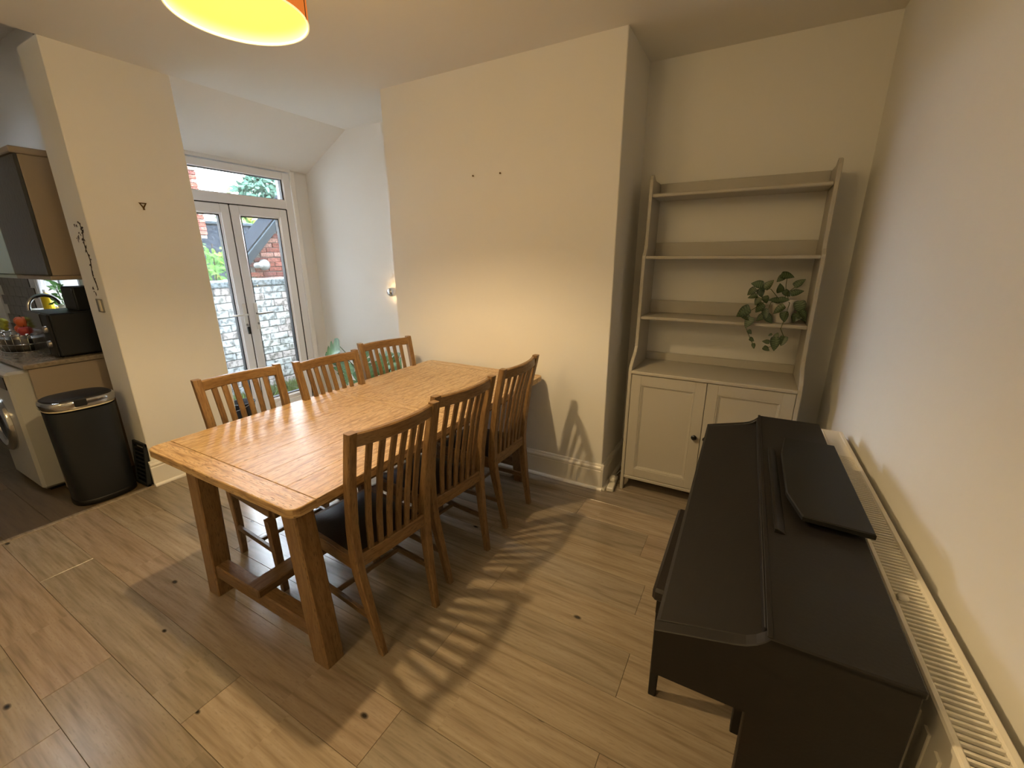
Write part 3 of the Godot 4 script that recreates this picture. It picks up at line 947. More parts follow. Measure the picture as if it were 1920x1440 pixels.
func door_shape(x0: float, x1: float, y0: float, y1: float, z0: float, z1: float, w: float) -> SurfaceTool:
	# a framed door: stiles, rails, moulding and a sunk panel in one mesh
	var st := S()
	bx(st, Vector3(x0, y0, z0), Vector3(x0 + w, y1, z1), 0.002)
	bx(st, Vector3(x1 - w, y0, z0), Vector3(x1, y1, z1), 0.002)
	bx(st, Vector3(x0 + w - 0.002, y0, z0), Vector3(x1 - w + 0.002, y0 + w, z1), 0.002)
	bx(st, Vector3(x0 + w - 0.002, y1 - w, z0), Vector3(x1 - w + 0.002, y1, z1), 0.002)
	bx(st, Vector3(x0 + w - 0.003, y0 + w - 0.003, z0), Vector3(x1 - w + 0.003, y1 - w + 0.003, z1 - 0.011), 0.0)
	# the moulding: a ring with a ridge and a slope
	var r := [[w - 0.001, z1 - 0.004], [w + 0.004, z1 - 0.002], [w + 0.008, z1 - 0.004], [w + 0.010, z1 - 0.007], [w + 0.015, z1 - 0.0085], [w + 0.017, z1 - 0.0115]]
	for i in r.size() - 1:
		var a: float = r[i][0]
		var b: float = r[i + 1][0]
		var za: float = r[i][1]
		var zb: float = r[i + 1][1]
		var A := [Vector3(x0 + a, y0 + a, za), Vector3(x1 - a, y0 + a, za), Vector3(x1 - a, y1 - a, za), Vector3(x0 + a, y1 - a, za)]
		var B := [Vector3(x0 + b, y0 + b, zb), Vector3(x1 - b, y0 + b, zb), Vector3(x1 - b, y1 - b, zb), Vector3(x0 + b, y1 - b, zb)]
		for k in 4:
			var l := (k + 1) % 4
			quad(st, A[k], A[l], B[l], B[k])
	return st

func leaf_at(mesh: Mesh, m: Material, parent: Node3D, p: Vector3, dir: Vector3, face: Vector3, size: float) -> void:
	# p is the leaf's middle; dir points to its tip, face is where its upper side looks
	dir = dir.normalized()
	var side := dir.cross(face).normalized()
	var up := side.cross(dir)
	mesh_at("leaf", mesh, m, parent, Transform3D(Basis(dir * size, up * size, side * size), p - dir * size * 0.5))

func trailing_plant() -> void:
	var at := Vector3(0.162, 1.196, -2.945)
	var t := thing("potted_plant", "variegated trailing plant in a white pot on the third shelf of the bookcase", "plant", at)
	var pt := S(true)
	lathe(pt, PackedVector2Array([Vector2(0.0, 0.0), Vector2(0.044, 0.0), Vector2(0.048, 0.004), Vector2(0.061, 0.128), Vector2(0.062, 0.134), Vector2(0.058, 0.136), Vector2(0.056, 0.118), Vector2(0.0, 0.118)]), 36)
	obj("pot", pt, M.pot, t)
	var so := S(true)
	lathe(so, PackedVector2Array([Vector2(0.056, 0.119), Vector2(0.03, 0.126), Vector2(0.0, 0.128)]), 20)
	obj("soil", so, M.soil, t)
	var meshes := [leaf_mesh(0.72, 0.25, 0.10, Color(0.15, 0.215, 0.125), Color(0.40, 0.47, 0.34)), leaf_mesh(0.80, 0.15, 0.22, Color(0.15, 0.215, 0.125), Color(0.40, 0.47, 0.34)), leaf_mesh(0.62, 0.35, 0.05, Color(0.15, 0.215, 0.125), Color(0.40, 0.47, 0.34))]
	# middles (world), lengths and the way the tips point, read off the plant
	var L := [[0.152, 1.461, -2.911, 0.088, 0.9, -0.1], [0.121, 1.446, -2.922, 0.066, -0.6, -0.5], [0.215, 1.425, -2.898, 0.082, 0.7, 0.6], [0.127, 1.392, -2.918, 0.075, -0.1, 0.6], [0.165, 1.363, -2.925, 0.06, 0.4, -0.3], [0.211, 1.372, -2.898, 0.085, 0.9, 0.3],
		[0.067, 1.415, -2.857, 0.082, 0.5, 0.7], [0.009, 1.416, -2.859, 0.080, -0.9, 0.2], [0.041, 1.392, -2.877, 0.075, -0.6, -0.5], [-0.015, 1.368, -2.906, 0.075, -0.7, -0.7], [0.035, 1.363, -2.903, 0.068, 0.3, -0.8], [-0.005, 1.344, -2.854, 0.066, -0.9, -0.3],
		[0.023, 1.318, -2.856, 0.066, -0.4, -0.9], [0.064, 1.326, -2.895, 0.06, 0.3, -0.9], [0.107, 1.326, -2.880, 0.078, -0.9, 0.1], [0.152, 1.331, -2.871, 0.07, 0.9, 0.1], [-0.044, 1.259, -2.812, 0.112, -0.8, -0.5], [-0.022, 1.233, -2.812, 0.092, 0.7, -0.5],
		[-0.006, 1.200, -2.808, 0.090, -0.4, -0.9], [0.036, 1.282, -2.850, 0.085, -0.6, -0.7], [0.073, 1.250, -2.855, 0.08, 0.2, -0.9], [0.051, 1.226, -2.858, 0.072, -0.7, -0.6], [0.096, 1.222, -2.862, 0.080, 0.6, -0.6], [0.135, 1.276, -2.862, 0.092, -0.7, -0.7],
		[0.167, 1.237, -2.858, 0.080, 0.2, -0.95], [0.236, 1.291, -2.890, 0.098, 0.2, -0.9], [0.258, 1.251, -2.895, 0.080, 0.5, -0.8], [0.240, 1.240, -2.900, 0.08, -0.4, -0.8], [0.222, 1.228, -2.90, 0.07, -0.2, -0.9], [0.262, 1.226, -2.91, 0.06, 0.6, -0.5],
		[0.009, 1.146, -2.806, 0.042, 0.7, -0.7], [0.026, 1.104, -2.806, 0.042, 0.8, -0.4], [0.039, 1.067, -2.806, 0.044, 0.2, -0.9], [0.096, 1.098, -2.806, 0.050, -0.9, 0.1], [0.105, 1.058, -2.806, 0.050, 0.9, -0.4], [0.142, 1.089, -2.804, 0.106, 0.0, -1.0], [0.178, 1.108, -2.806, 0.076, -0.2, -0.95], [0.143, 1.138, -2.808, 0.046, 0.2, 0.8], [0.112, 1.138, -2.81, 0.03, -0.6, -0.4]]
	for k in L.size():
		var q: Array = L[k]
		var dir := Vector3(q[4], q[5], rng.randf_range(-0.15, 0.35))
		var face := Vector3(rng.randf_range(-0.3, 0.1), 0.55 + rng.randf_range(-0.2, 0.2), 0.9)
		leaf_at(meshes[k % 3], M.leaf, t, Vector3(q[0], q[1], q[2]) - at, dir, face, q[3] * 0.78)
	var ways := [[Vector3(0.02, 0.12, 0.0), Vector3(0.0, 0.17, 0.03), Vector3(0.06, 0.23, 0.05)], [Vector3(0, 0.12, 0), Vector3(-0.01, 0.22, 0.02), Vector3(-0.01, 0.265, 0.03)], [Vector3(-0.02, 0.12, 0.02), Vector3(-0.08, 0.19, 0.06), Vector3(-0.14, 0.21, 0.08)],
		[Vector3(-0.03, 0.12, 0.02), Vector3(-0.09, 0.13, 0.09), Vector3(-0.18, 0.06, 0.125), Vector3(-0.175, -0.03, 0.138), Vector3(-0.145, -0.09, 0.139), Vector3(-0.12, -0.13, 0.139)], [Vector3(0.01, 0.125, 0.03), Vector3(0.02, 0.12, 0.08), Vector3(0.005, 0.02, 0.105), Vector3(-0.005, -0.02, 0.136), Vector3(0.015, -0.06, 0.139), Vector3(0.01, -0.1, 0.139), Vector3(-0.05, -0.13, 0.139)],
		[Vector3(0.03, 0.12, 0.0), Vector3(0.07, 0.13, 0.04), Vector3(0.08, 0.05, 0.05)], [Vector3(-0.03, 0.12, 0.02), Vector3(-0.07, 0.12, 0.08), Vector3(-0.09, 0.03, 0.085)]]
	for w in ways:
		var st := S(true)
		tube(st, PackedVector3Array(w), 0.0018, 6)
		obj("stem", st, M.stem, t)

# ---------------------------------------------------------------- piano, bench, radiator
func piano() -> void:
	var t := thing("digital_piano", "black upright digital piano with closed lid in front of the radiator", "piano", Vector3(0, 0, -0.805), 0.0145)
	var Ln := 1.375
	var side := PackedVector2Array([Vector2(-0.090, 0.650), Vector2(0.100, 0.650), Vector2(0.104, 0.0), Vector2(0.345, 0.0), Vector2(0.345, 0.850), Vector2(0.118, 0.853), Vector2(0.111, 0.843), Vector2(0.098, 0.830), Vector2(0.081, 0.819), Vector2(0.060, 0.8115), Vector2(0.035, 0.805), Vector2(-0.05, 0.784), Vector2(-0.093, 0.773)])
	for k in 2:
		var st := S()
		var z0 := -0.030 if k == 0 else -Ln
		prism(st, side, z0, z0 + 0.030, 0.002)
		obj("side_panel", st, M.piano, t)
	var kb := S()
	prism(kb, PackedVector2Array([Vector2(-0.080, 0.655), Vector2(0.30, 0.655), Vector2(0.30, 0.80), Vector2(0.06, 0.79), Vector2(0.03, 0.785), Vector2(-0.080, 0.757)]), -Ln + 0.030, -0.030, 0.0)
	obj("keybed", kb, M.piano, t)
	# the sliding key cover: a flat sheet that runs in under the top, with a low riser
	var lid := S()
	prism(lid, PackedVector2Array([Vector2(-0.093, 0.762), Vector2(0.112, 0.810), Vector2(0.112, 0.8225), Vector2(-0.085, 0.7755), Vector2(-0.093, 0.771)]), -Ln + 0.031, -0.031, 0.0015)
	obj("key_cover", lid, M.piano, t)
	obj("riser", boxy(Vector3(0.109, 0.806, -Ln + 0.03), Vector3(0.120, 0.852, -0.03), 0.002), M.piano, t)
	var tp := obj("top_panel", boxy(Vector3(0.117, 0.838, -Ln), Vector3(0.350, 0.855, 0.0), 0.003), M.piano, t)
	obj("top_ridge", boxy(Vector3(0.113, 0.853, -Ln + 0.002), Vector3(0.123, 0.858, -0.002), 0.002), M.piano, t)
	obj("back_panel", boxy(Vector3(0.325, 0.05, -Ln + 0.03), Vector3(0.340, 0.84, -0.03), 0.0), M.piano, t)
	obj("lower_board", boxy(Vector3(0.20, 0.16, -Ln + 0.03), Vector3(0.215, 0.52, -0.03), 0.0), M.piano, t)
	# the folded music rest and its ledge, in world metres turned into the piano's own
	var inv := Transform3D(Basis(Vector3.UP, 0.0145), Vector3(0, 0, -0.805)).affine_inverse()
	var rest := PackedVector2Array()
	for q in [Vector2(0.164, -1.71), Vector2(0.166, -1.39), Vector2(0.198, -1.265), Vector2(0.355, -1.255), Vector2(0.340, -1.86), Vector2(0.180, -1.86)]:
		var p: Vector3 = inv * Vector3(q.x, 0, q.y)
		rest.append(Vector2(p.x, p.z))
	var st2 := S()
	xf = Transform3D(Basis(Vector3(1, 0, 0), Vector3(0, 0, 1), Vector3(0, -1, 0)), Vector3.ZERO)
	prism(st2, rest, -0.885, -0.868, 0.003)
	xf = Transform3D()
	obj("music_rest", st2, M.rest, t)
	var hg := S()
	for z in [-1.33, -1.78]:
		var p: Vector3 = inv * Vector3(0.22, 0, z)
		bx(hg, Vector3(p.x - 0.01, 0.854, p.z - 0.02), Vector3(p.x + 0.06, 0.869, p.z + 0.02), 0.002)
	obj("rest_hinge", hg, M.black, t)
	var lg := S()
	var a: Vector3 = inv * Vector3(0.136, 0, -1.195)
	var b: Vector3 = inv * Vector3(0.129, 0, -1.78)
	prism(lg, PackedVector2Array([Vector2(a.x - 0.002, 0.854), Vector2(a.x + 0.024, 0.854), Vector2(a.x + 0.022, 0.858), Vector2(a.x + 0.005, 0.867), Vector2(a.x - 0.002, 0.867)]), b.z, a.z, 0.001)
	obj("rest_ledge", lg, M.piano, t)

func bench() -> void:
	var t := thing("piano_bench", "low black piano bench tucked under the keyboard", "bench", Vector3(0.0, 0, -1.55))
	obj("seat_pad", boxy(Vector3(-0.165, 0.435, -0.275), Vector3(0.175, 0.485, 0.285), 0.010), M.leather, t)
	obj("apron", boxy(Vector3(-0.150, 0.375, -0.26), Vector3(0.160, 0.434, 0.27), 0.003), M.black, t)
	for sx in [-1.0, 1.0]:
		for sz in [-1.0, 1.0]:
			var st := S()
			var cx: float = 0.005 + sx * 0.137
			bar(st, PackedVector3Array([Vector3(cx, 0, 0.005 + sz * 0.245), Vector3(cx, 0.376, 0.005 + sz * 0.245)]), PackedVector2Array([Vector2(0.026, 0.026), Vector2(0.034, 0.034)]), 0.003)
			obj("leg", st, M.black, t)

func radiator() -> void:
	var t := thing("radiator", "long white double panel radiator with slatted top grille on the right wall", "radiator", Vector3(0.459, 0, -3.148), 0.022)
	var z0 := 0.80
	var z1 := 2.95
	var yt := 0.780
	obj("front_panel", boxy(Vector3(-0.116, 0.16, z0 + 0.004), Vector3(-0.103, yt - 0.010, z1), 0.005), M.rad, t)
	obj("rear_panel", boxy(Vector3(-0.046, 0.16, z0 + 0.004), Vector3(-0.034, yt - 0.010, z1), 0.004), M.rad, t)
	var rb := S()
	var z := z0 + 0.06
	while z < z1 - 0.05:
		bx(rb, Vector3(-0.121, 0.21, z), Vector3(-0.1155, yt - 0.06, z + 0.022), 0.0025)
		z += 0.05
	obj("panel_ribs", rb, M.rad, t)
	var fins := S()
	var zf := z0 + 0.02
	while zf < z1 - 0.02:
		bx(fins, Vector3(-0.100, 0.22, zf), Vector3(-0.077, 0.70, zf + 0.0012), 0.0)
		bx(fins, Vector3(-0.072, 0.22, zf + 0.012), Vector3(-0.049, 0.70, zf + 0.0132), 0.0)
		zf += 0.024
	obj("convector_fins", fins, M.rad, t).set_meta("kind", "stuff")
	obj("end_cover", boxy(Vector3(-0.120, 0.16, z0 - 0.006), Vector3(-0.030, yt, z0 + 0.006), 0.003), M.rad, t)
	obj("front_strip", boxy(Vector3(-0.120, yt - 0.016, z0), Vector3(-0.106, yt + 0.001, z1), 0.004), M.rad, t)
	obj("rear_strip", boxy(Vector3(-0.046, yt - 0.016, z0), Vector3(-0.028, yt + 0.001, z1), 0.004), M.rad, t)
	obj("top_plate", boxy(Vector3(-0.106, yt - 0.010, z0), Vector3(-0.046, yt - 0.001, z0 + 0.30), 0.002), M.rad, t)
	var one := made(boxy(Vector3(-0.107, -0.005, -0.0029), Vector3(-0.045, 0.005, 0.0029), 0.0015))
	z = z0 + 0.312
	while z < z1 - 0.01:
		mesh_at("grille_slat", one, M.rad, t, Transform3D(Basis(), Vector3(0, yt - 0.006, z)))
		z += 0.0145
	var v := S(true)
	ball(v, Vector3(-0.098, yt + 0.008, 1.98), 0.012, 14, 0.7)
	obj("bleed_cap", v, M.white, t)
	for y in [0.25, 0.66]:
		obj("bracket", boxy(Vector3(-0.034, y, z0 + 0.2), Vector3(0.0, y + 0.03, z0 + 0.23), 0.0), M.rad, t)

# ---------------------------------------------------------------- the houseplant behind the chairs
func floor_plant() -> void:
	var at := Vector3(-3.30, 0, -2.93)
	var t := thing("houseplant", "large split-leaf houseplant on the floor behind the far chairs", "plant", at)
	var pt := S(true)
	lathe(pt, PackedVector2Array([Vector2(0.0, 0.0), Vector2(0.11, 0.0), Vector2(0.115, 0.01), Vector2(0.14, 0.26), Vector2(0.135, 0.265), Vector2(0.13, 0.23), Vector2(0.0, 0.23)]), 36)
	obj("pot", pt, M.pot, t)
	var so := S(true)
	lathe(so, PackedVector2Array([Vector2(0.13, 0.231), Vector2(0.0, 0.24)]), 20)
	obj("soil", so, M.soil, t)
	var ms := [leaf_mesh(0.95, 0.12, 0.25, Color(0.24, 0.37, 0.21), Color(0.36, 0.50, 0.33), 1), leaf_mesh(0.85, 0.2, 0.35, Color(0.24, 0.37, 0.21), Color(0.36, 0.50, 0.33), 1)]
	var L := [[-3.86, 0.625, -2.93, 0.26, -0.7, -0.3], [-3.76, 0.63, -2.86, 0.22, 0.6, 0.35], [-3.66, 0.50, -2.86, 0.26, -0.1, -0.9], [-3.50, 0.44, -2.80, 0.26, -0.4, -0.8], [-3.36, 0.55, -2.92, 0.22, 0.5, -0.6], [-3.12, 0.61, -2.95, 0.26, 0.6, 0.5], [-3.02, 0.52, -2.90, 0.28, 0.5, -0.7], [-3.18, 0.42, -2.82, 0.28, 0.2, -0.9], [-2.92, 0.58, -2.94, 0.24, 0.9, -0.2], [-3.28, 0.36, -2.75, 0.26, -0.3, -0.8], [-3.02, 0.36, -2.85, 0.25, 0.6, -0.8]]
	for k in L.size():
		var q: Array = L[k]
		var p := Vector3(q[0], q[1], q[2]) - at
		var dir := Vector3(q[4], q[5], 0.25)
		leaf_at(ms[k % 2], M.leaf, t, p, dir, Vector3(0.15, 0.6, 0.8), q[3])
		var st := S(true)
		var e: Vector3 = p - dir.normalized() * q[3] * 0.5
		tube(st, PackedVector3Array([Vector3(0.02 * (k % 5 - 2), 0.23, 0.02 * (k % 3 - 1)), Vector3(e.x * 0.4, maxf(0.33, e.y * 0.75), e.z * 0.4), e]), 0.006, 6, 0.004)
		obj("stem", st, M.stem, t)

# ---------------------------------------------------------------- small things in the dining room
func small_things() -> void:
	# two screws in the chimney breast, a hook on the pier, plates
	for k in 2:
		var p: Vector3 = [Vector3(-1.763, 2.095, -2.6294), Vector3(-1.550, 2.093, -2.6294)][k]
		var st := S(true)
		xf = Transform3D(Basis(Vector3.RIGHT, PI / 2), p)
		lathe(st, PackedVector2Array([Vector2(0.003, -0.01), Vector2(0.003, 0.008), Vector2(0.0055, 0.009), Vector2(0.0055, 0.012), Vector2(0.0, 0.013)]), 12)
		xf = Transform3D()
		tag(obj("screw", st, M.brass, self), ["left one of two dark screws in the chimney breast above the table", "right one of two dark screws in the chimney breast above the table"][k], "screw", "screws in the chimney breast")
	var hk := S()
	xf = Transform3D(Basis(Vector3.UP, PI / 2), Vector3(-3.5804, 1.90, -1.445))
	prism(hk, PackedVector2Array([Vector2(-0.022, 0.018), Vector2(-0.016, 0.018), Vector2(0.0, -0.006), Vector2(0.016, 0.018), Vector2(0.022, 0.018), Vector2(0.004, -0.014), Vector2(0.006, -0.026), Vector2(-0.004, -0.026), Vector2(-0.004, -0.014)]), 0.0, 0.006, 0.001)
	bx(hk, Vector3(-0.018, 0.012, 0), Vector3(0.018, 0.018, 0.006), 0.001)
	xf = Transform3D()
	tag(obj("picture_hook", hk, M.brass, self), "tiny brass picture hook on the bare wall pier left of the doors", "hook")
	var so := thing("socket_plate", "small pale grey plate low on the chimney breast beside the far chair", "socket", Vector3(-2.413, 0.735, -2.6294))
	obj("plate", boxy(Vector3(-0.022, -0.058, 0), Vector3(0.022, 0.058, 0.010), 0.003), M.white, so)
	obj("rocker", boxy(Vector3(-0.010, -0.02, 0.010), Vector3(0.010, 0.02, 0.013), 0.002), M.white, so)
	var sw := thing("light_switch", "grey light switch with cream rocker on the kitchen side of the pier", "switch", Vector3(-3.705, 1.275, -1.1399))
	obj("plate", boxy(Vector3(-0.043, -0.043, 0), Vector3(0.043, 0.043, 0.008), 0.003), M.switch_grey, sw)
	obj("rocker", boxy(Vector3(0.004, -0.036, 0.008), Vector3(0.034, 0.036, 0.012), 0.002), M.cream, sw)
	# vine sticker on the reveal
	var vine := thing("wall_sticker", "dark leafy vine sticker running down the kitchen side of the pier", "sticker", Vector3(-3.72, 1.58, -1.1385))
	var st2 := S()
	var pts := PackedVector3Array()
	for k in 14:
		pts.append(Vector3(0.030 + 0.012 * sin(k * 1.1), 0.20 - k * 0.031, 0.0))
	tube(st2, pts, 0.0022, 5)
	obj("vine_stem", st2, M.decal, vine)
	var one := S()
	prism(one, PackedVector2Array([Vector2(0, 0), Vector2(0.010, 0.007), Vector2(0.022, 0.007), Vector2(0.034, 0.0), Vector2(0.022, -0.007), Vector2(0.010, -0.007)]), -0.0007, 0.0007, 0.0)
	var lm := made(one)
	for k in 30:
		var j := k % 14
		var p: Vector3 = pts[j]
		var a := rng.randf() * TAU
		var sc := rng.randf_range(0.5, 1.0)
		mesh_at("vine_leaf", lm, M.decal if k % 3 else M.decal_grey, vine, Transform3D(Basis(Vector3.BACK, a).scaled(Vector3.ONE * sc), p))
	for k in 16:
		var p := Vector3(rng.randf_range(-0.075, 0.01), rng.randf_range(0.10, 0.22) if k < 12 else rng.randf_range(-0.22, -0.19), 0)
		mesh_at("vine_leaf", lm, M.decal_grey, vine, Transform3D(Basis(Vector3.BACK, rng.randf() * TAU).scaled(Vector3.ONE * rng.randf_range(0.5, 0.9)), p))
	# extension block on the floor by the bookcase
	var ex := thing("extension_block", "white extension block with a plug on the floor beside the bookcase foot", "socket", Vector3(-0.700, 0, -2.70), 0.12)
	obj("block", boxy(Vector3(-0.024, 0, -0.12), Vector3(0.024, 0.032, 0.085), 0.006), M.white, ex)
	obj("plug", boxy(Vector3(-0.020, 0.032, -0.045), Vector3(0.020, 0.066, 0.0), 0.008), M.white, ex)
	var cb := S(true)
	tube(cb, PackedVector3Array([Vector3(0, 0.05, -0.045), Vector3(0.005, 0.05, -0.08), Vector3(0.01, 0.02, -0.16), Vector3(0.02, 0.006, -0.24), Vector3(0.07, 0.005, -0.33)]), 0.004, 8)
	obj("cable", cb, M.white, ex)
	# black bucket by the doors
	var bk := thing("bucket", "small black bucket on the floor by the left door leaf", "bucket", Vector3(-4.04, 0, -2.055))
	var b := S(true)
	lathe(b, PackedVector2Array([Vector2(0.0, 0.0), Vector2(0.075, 0.0), Vector2(0.08, 0.005), Vector2(0.10, 0.27), Vector2(0.106, 0.275), Vector2(0.106, 0.285), Vector2(0.098, 0.285), Vector2(0.078, 0.01), Vector2(0.0, 0.01)]), 32)
	obj("body", b, M.black, bk)
	var hn := S(true)
	var hp := PackedVector3Array()
	for k in 13:
		var a := PI * k / 12.0
		hp.append(Vector3(cos(a) * 0.106, 0.272 - 0.05 * sin(a) , sin(a) * 0.108))
	tube(hn, hp, 0.003, 6)
	obj("handle", hn, M.steel, bk)

# ---------------------------------------------------------------- the kitchen
func kitchen() -> void:
	var kf := thing("floor_kitchen", "dark plank floor of the kitchen beyond the threshold", "floor", Vector3.ZERO, 0.0, "", "structure")
	obj("subfloor", boxy(Vector3(-7.2, -0.12, -1.42), Vector3(-3.60, -0.014, 1.4), 0.0), M.dark_void, kf)
	ga = 0
	for k in 14:
		for j in 3:
			uvo = Vector2(rng.randf() * 3, rng.randf() * 3)
			var x1 := -3.60 - j * 1.25 + (0.0 if j == 0 else 0.4 * (k % 3))
			var x0 := maxf(-7.2, -3.60 - (j + 1) * 1.25 + 0.4 * (k % 3))
			if x0 < x1 - 0.05:
				obj("plank", boxy(Vector3(x0 + 0.0008, -0.014, -1.40 + k * 0.2), Vector3(x1 - 0.0008, -0.001, -1.40 + k * 0.2 + 0.1985), 0.0016), M.kitchen_floor[rng.randi() % 2], kf)
	uvo = Vector2.ZERO
	# walls: the long one has a low window over the sink
	struct("wall_kitchen", wall_with_hole(-7.2, -3.899, 0.0, 3.1, -5.95, -4.84, 1.12, 1.46, -1.70, -1.40), M.wall, "kitchen wall behind the units with a low window", "wall")
	struct("wall_kitchen_end", boxy(Vector3(-7.4, 0, -1.7), Vector3(-7.2, 3.1, 1.6), 0.0), M.wall, "end wall of the kitchen", "wall")
	struct("wall_kitchen_near", boxy(Vector3(-7.2, 0, 1.4), Vector3(-3.6, 3.1, 1.6), 0.0), M.wall, "near wall of the kitchen", "wall")
	var kc := S()
	bx(kc, Vector3(-7.4, 3.1, -1.7), Vector3(-3.57, 3.3, -0.65), 0.0)
	bx(kc, Vector3(-7.4, 3.1, -0.3), Vector3(-3.57, 3.3, 1.6), 0.0)
	bx(kc, Vector3(-7.4, 3.1, -0.65), Vector3(-5.35, 3.3, -0.3), 0.0)
	bx(kc, Vector3(-5.0, 3.1, -0.65), Vector3(-3.57, 3.3, -0.3), 0.0)
	struct("ceiling_kitchen", kc, M.ceiling, "kitchen ceiling with a roof window", "ceiling")
	var w2 := thing("window_2", "roof window in the kitchen ceiling", "window", Vector3.ZERO, 0.0, "", "structure")
	obj("pane", boxy(Vector3(-5.35, 3.24, -0.65), Vector3(-5.0, 3.247, -0.3), 0.0), M.glass, w2)
	var w3 := thing("window_3", "low kitchen window behind the tap", "window", Vector3.ZERO, 0.0, "", "structure")
	var fr := S()
	for q in [[-5.95, -5.90], [-5.37, -5.33], [-4.89, -4.84]]:
		bx(fr, Vector3(q[0], 1.12, -1.46), Vector3(q[1], 1.46, -1.405), 0.005)
	bx(fr, Vector3(-5.95, 1.12, -1.46), Vector3(-4.84, 1.15, -1.405), 0.005)
	bx(fr, Vector3(-5.95, 1.43, -1.46), Vector3(-4.84, 1.46, -1.405), 0.005)
	obj("frame", fr, M.upvc, w3)
	obj("pane", boxy(Vector3(-5.92, 1.14, -1.433), Vector3(-4.87, 1.44, -1.427), 0.0), M.glass, w3)
	obj("sill", boxy(Vector3(-5.95, 1.10, -1.405), Vector3(-4.84, 1.122, -1.30), 0.004), M.white, w3)
	# dark tiles behind the worktop
	var sp := thing("trim_4", "dark grey tiled splashback above the kitchen worktop", "splashback", Vector3.ZERO, 0.0, "", "structure")
	var tile := made(boxy(Vector3(0.001, 0.001, 0), Vector3(0.199, 0.0985, 0.008), 0.002))
	for r in 5:
		for c in 15:
			var x := -7.1 + c * 0.2 + (0.1 if r % 2 else 0.0)
			var y := 0.905 + r * 0.1
			if y > 1.02 and x + 0.2 > -5.97 and x < -4.84:
				continue
			if x > -4.3:
				continue
			mesh_at("tile", tile, M.tile, sp, Transform3D(Basis(), Vector3(x, y, -1.40)))
	# base units
	var bu := thing("base_cabinet", "kitchen base unit with a beige end panel behind the waste bin", "cabinet", Vector3(-4.10, 0, -1.39))
	obj("end_panel", boxy(Vector3(-0.018, 0, 0), Vector3(0.0, 0.87, 0.58), 0.002), M.beige_unit, bu)
	obj("rear_rail", boxy(Vector3(-0.65, 0.80, 0), Vector3(-0.018, 0.87, 0.02), 0.0), M.beige_unit, bu)
	var bu2 := thing("base_cabinet", "dark kitchen base cabinet under the sink, left of the washing machine", "cabinet", Vector3(-4.78, 0, -1.39))
	obj("body", boxy(Vector3(-2.3, 0.1, 0), Vector3(0, 0.87, 0.56), 0.002), M.beige_unit, bu2)
	obj("plinth", boxy(Vector3(-2.3, 0.0, 0), Vector3(0, 0.1, 0.50), 0.0), M.dark_unit, bu2)
	for k in 4:
		var d := obj("door", boxy(Vector3(-0.575 * (k + 1) + 0.002, 0.105, 0.56), Vector3(-0.575 * k - 0.002, 0.865, 0.58), 0.002), M.dark_unit, bu2)
		obj("handle", boxy(Vector3(-0.575 * k - 0.35, 0.80, 0.58), Vector3(-0.575 * k - 0.2, 0.812, 0.60), 0.003), M.steel, d)
	var wt := boxy(Vector3(-7.1, 0.872, -1.395), Vector3(-4.085, 0.905, -0.79), 0.004)
	tag(obj("worktop", wt, M.worktop, self), "pale stone-effect kitchen worktop carrying the microwave and fruit", "worktop")
	# wall units
	var wu := thing("wall_cabinet", "kitchen wall cupboard with a dark gloss door and beige end panel", "cabinet", Vector3(-4.10, 1.46, -1.39))
	obj("body", boxy(Vector3(-0.69, 0, 0), Vector3(0, 0.735, 0.33), 0.002), M.beige_unit, wu)
	obj("door", boxy(Vector3(-0.688, 0.002, 0.331), Vector3(-0.002, 0.733, 0.350), 0.002), M.dark_unit, wu)
	obj("cornice", boxy(Vector3(-0.70, 0.736, 0), Vector3(0.012, 0.775, 0.365), 0.006), M.beige_unit, wu)
	obj("pelmet", boxy(Vector3(-0.69, -0.030, 0.0), Vector3(0, -0.002, 0.345), 0.004), M.beige_unit, wu)
	var wv := thing("wall_cabinet", "pale door kitchen wall cupboard at the left edge of the photo", "cabinet", Vector3(-4.80, 1.46, -1.39))
	obj("body", boxy(Vector3(-0.69, 0, 0), Vector3(0, 0.735, 0.33), 0.002), M.beige_unit, wv)
	obj("door", boxy(Vector3(-0.688, 0.002, 0.331), Vector3(-0.002, 0.733, 0.350), 0.002), M.pale_unit, wv)
	obj("pelmet", boxy(Vector3(-0.69, -0.030, 0.0), Vector3(0, -0.002, 0.345), 0.004), M.pale_unit, wv)
	washer()
	waste_bin()
	kitchen_things()

func wall_with_hole(x0: float, x1: float, y0: float, y1: float, hx0: float, hx1: float, hy0: float, hy1: float, z0: float, z1: float) -> SurfaceTool:
	var st := S()
	bx(st, Vector3(x0, y0, z0), Vector3(hx0, y1, z1), 0.0)
	bx(st, Vector3(hx1, y0, z0), Vector3(x1, y1, z1), 0.0)
	bx(st, Vector3(hx0, y0, z0), Vector3(hx1, hy0, z1), 0.0)
	bx(st, Vector3(hx0, hy1, z0), Vector3(hx1, y1, z1), 0.0)
	return st

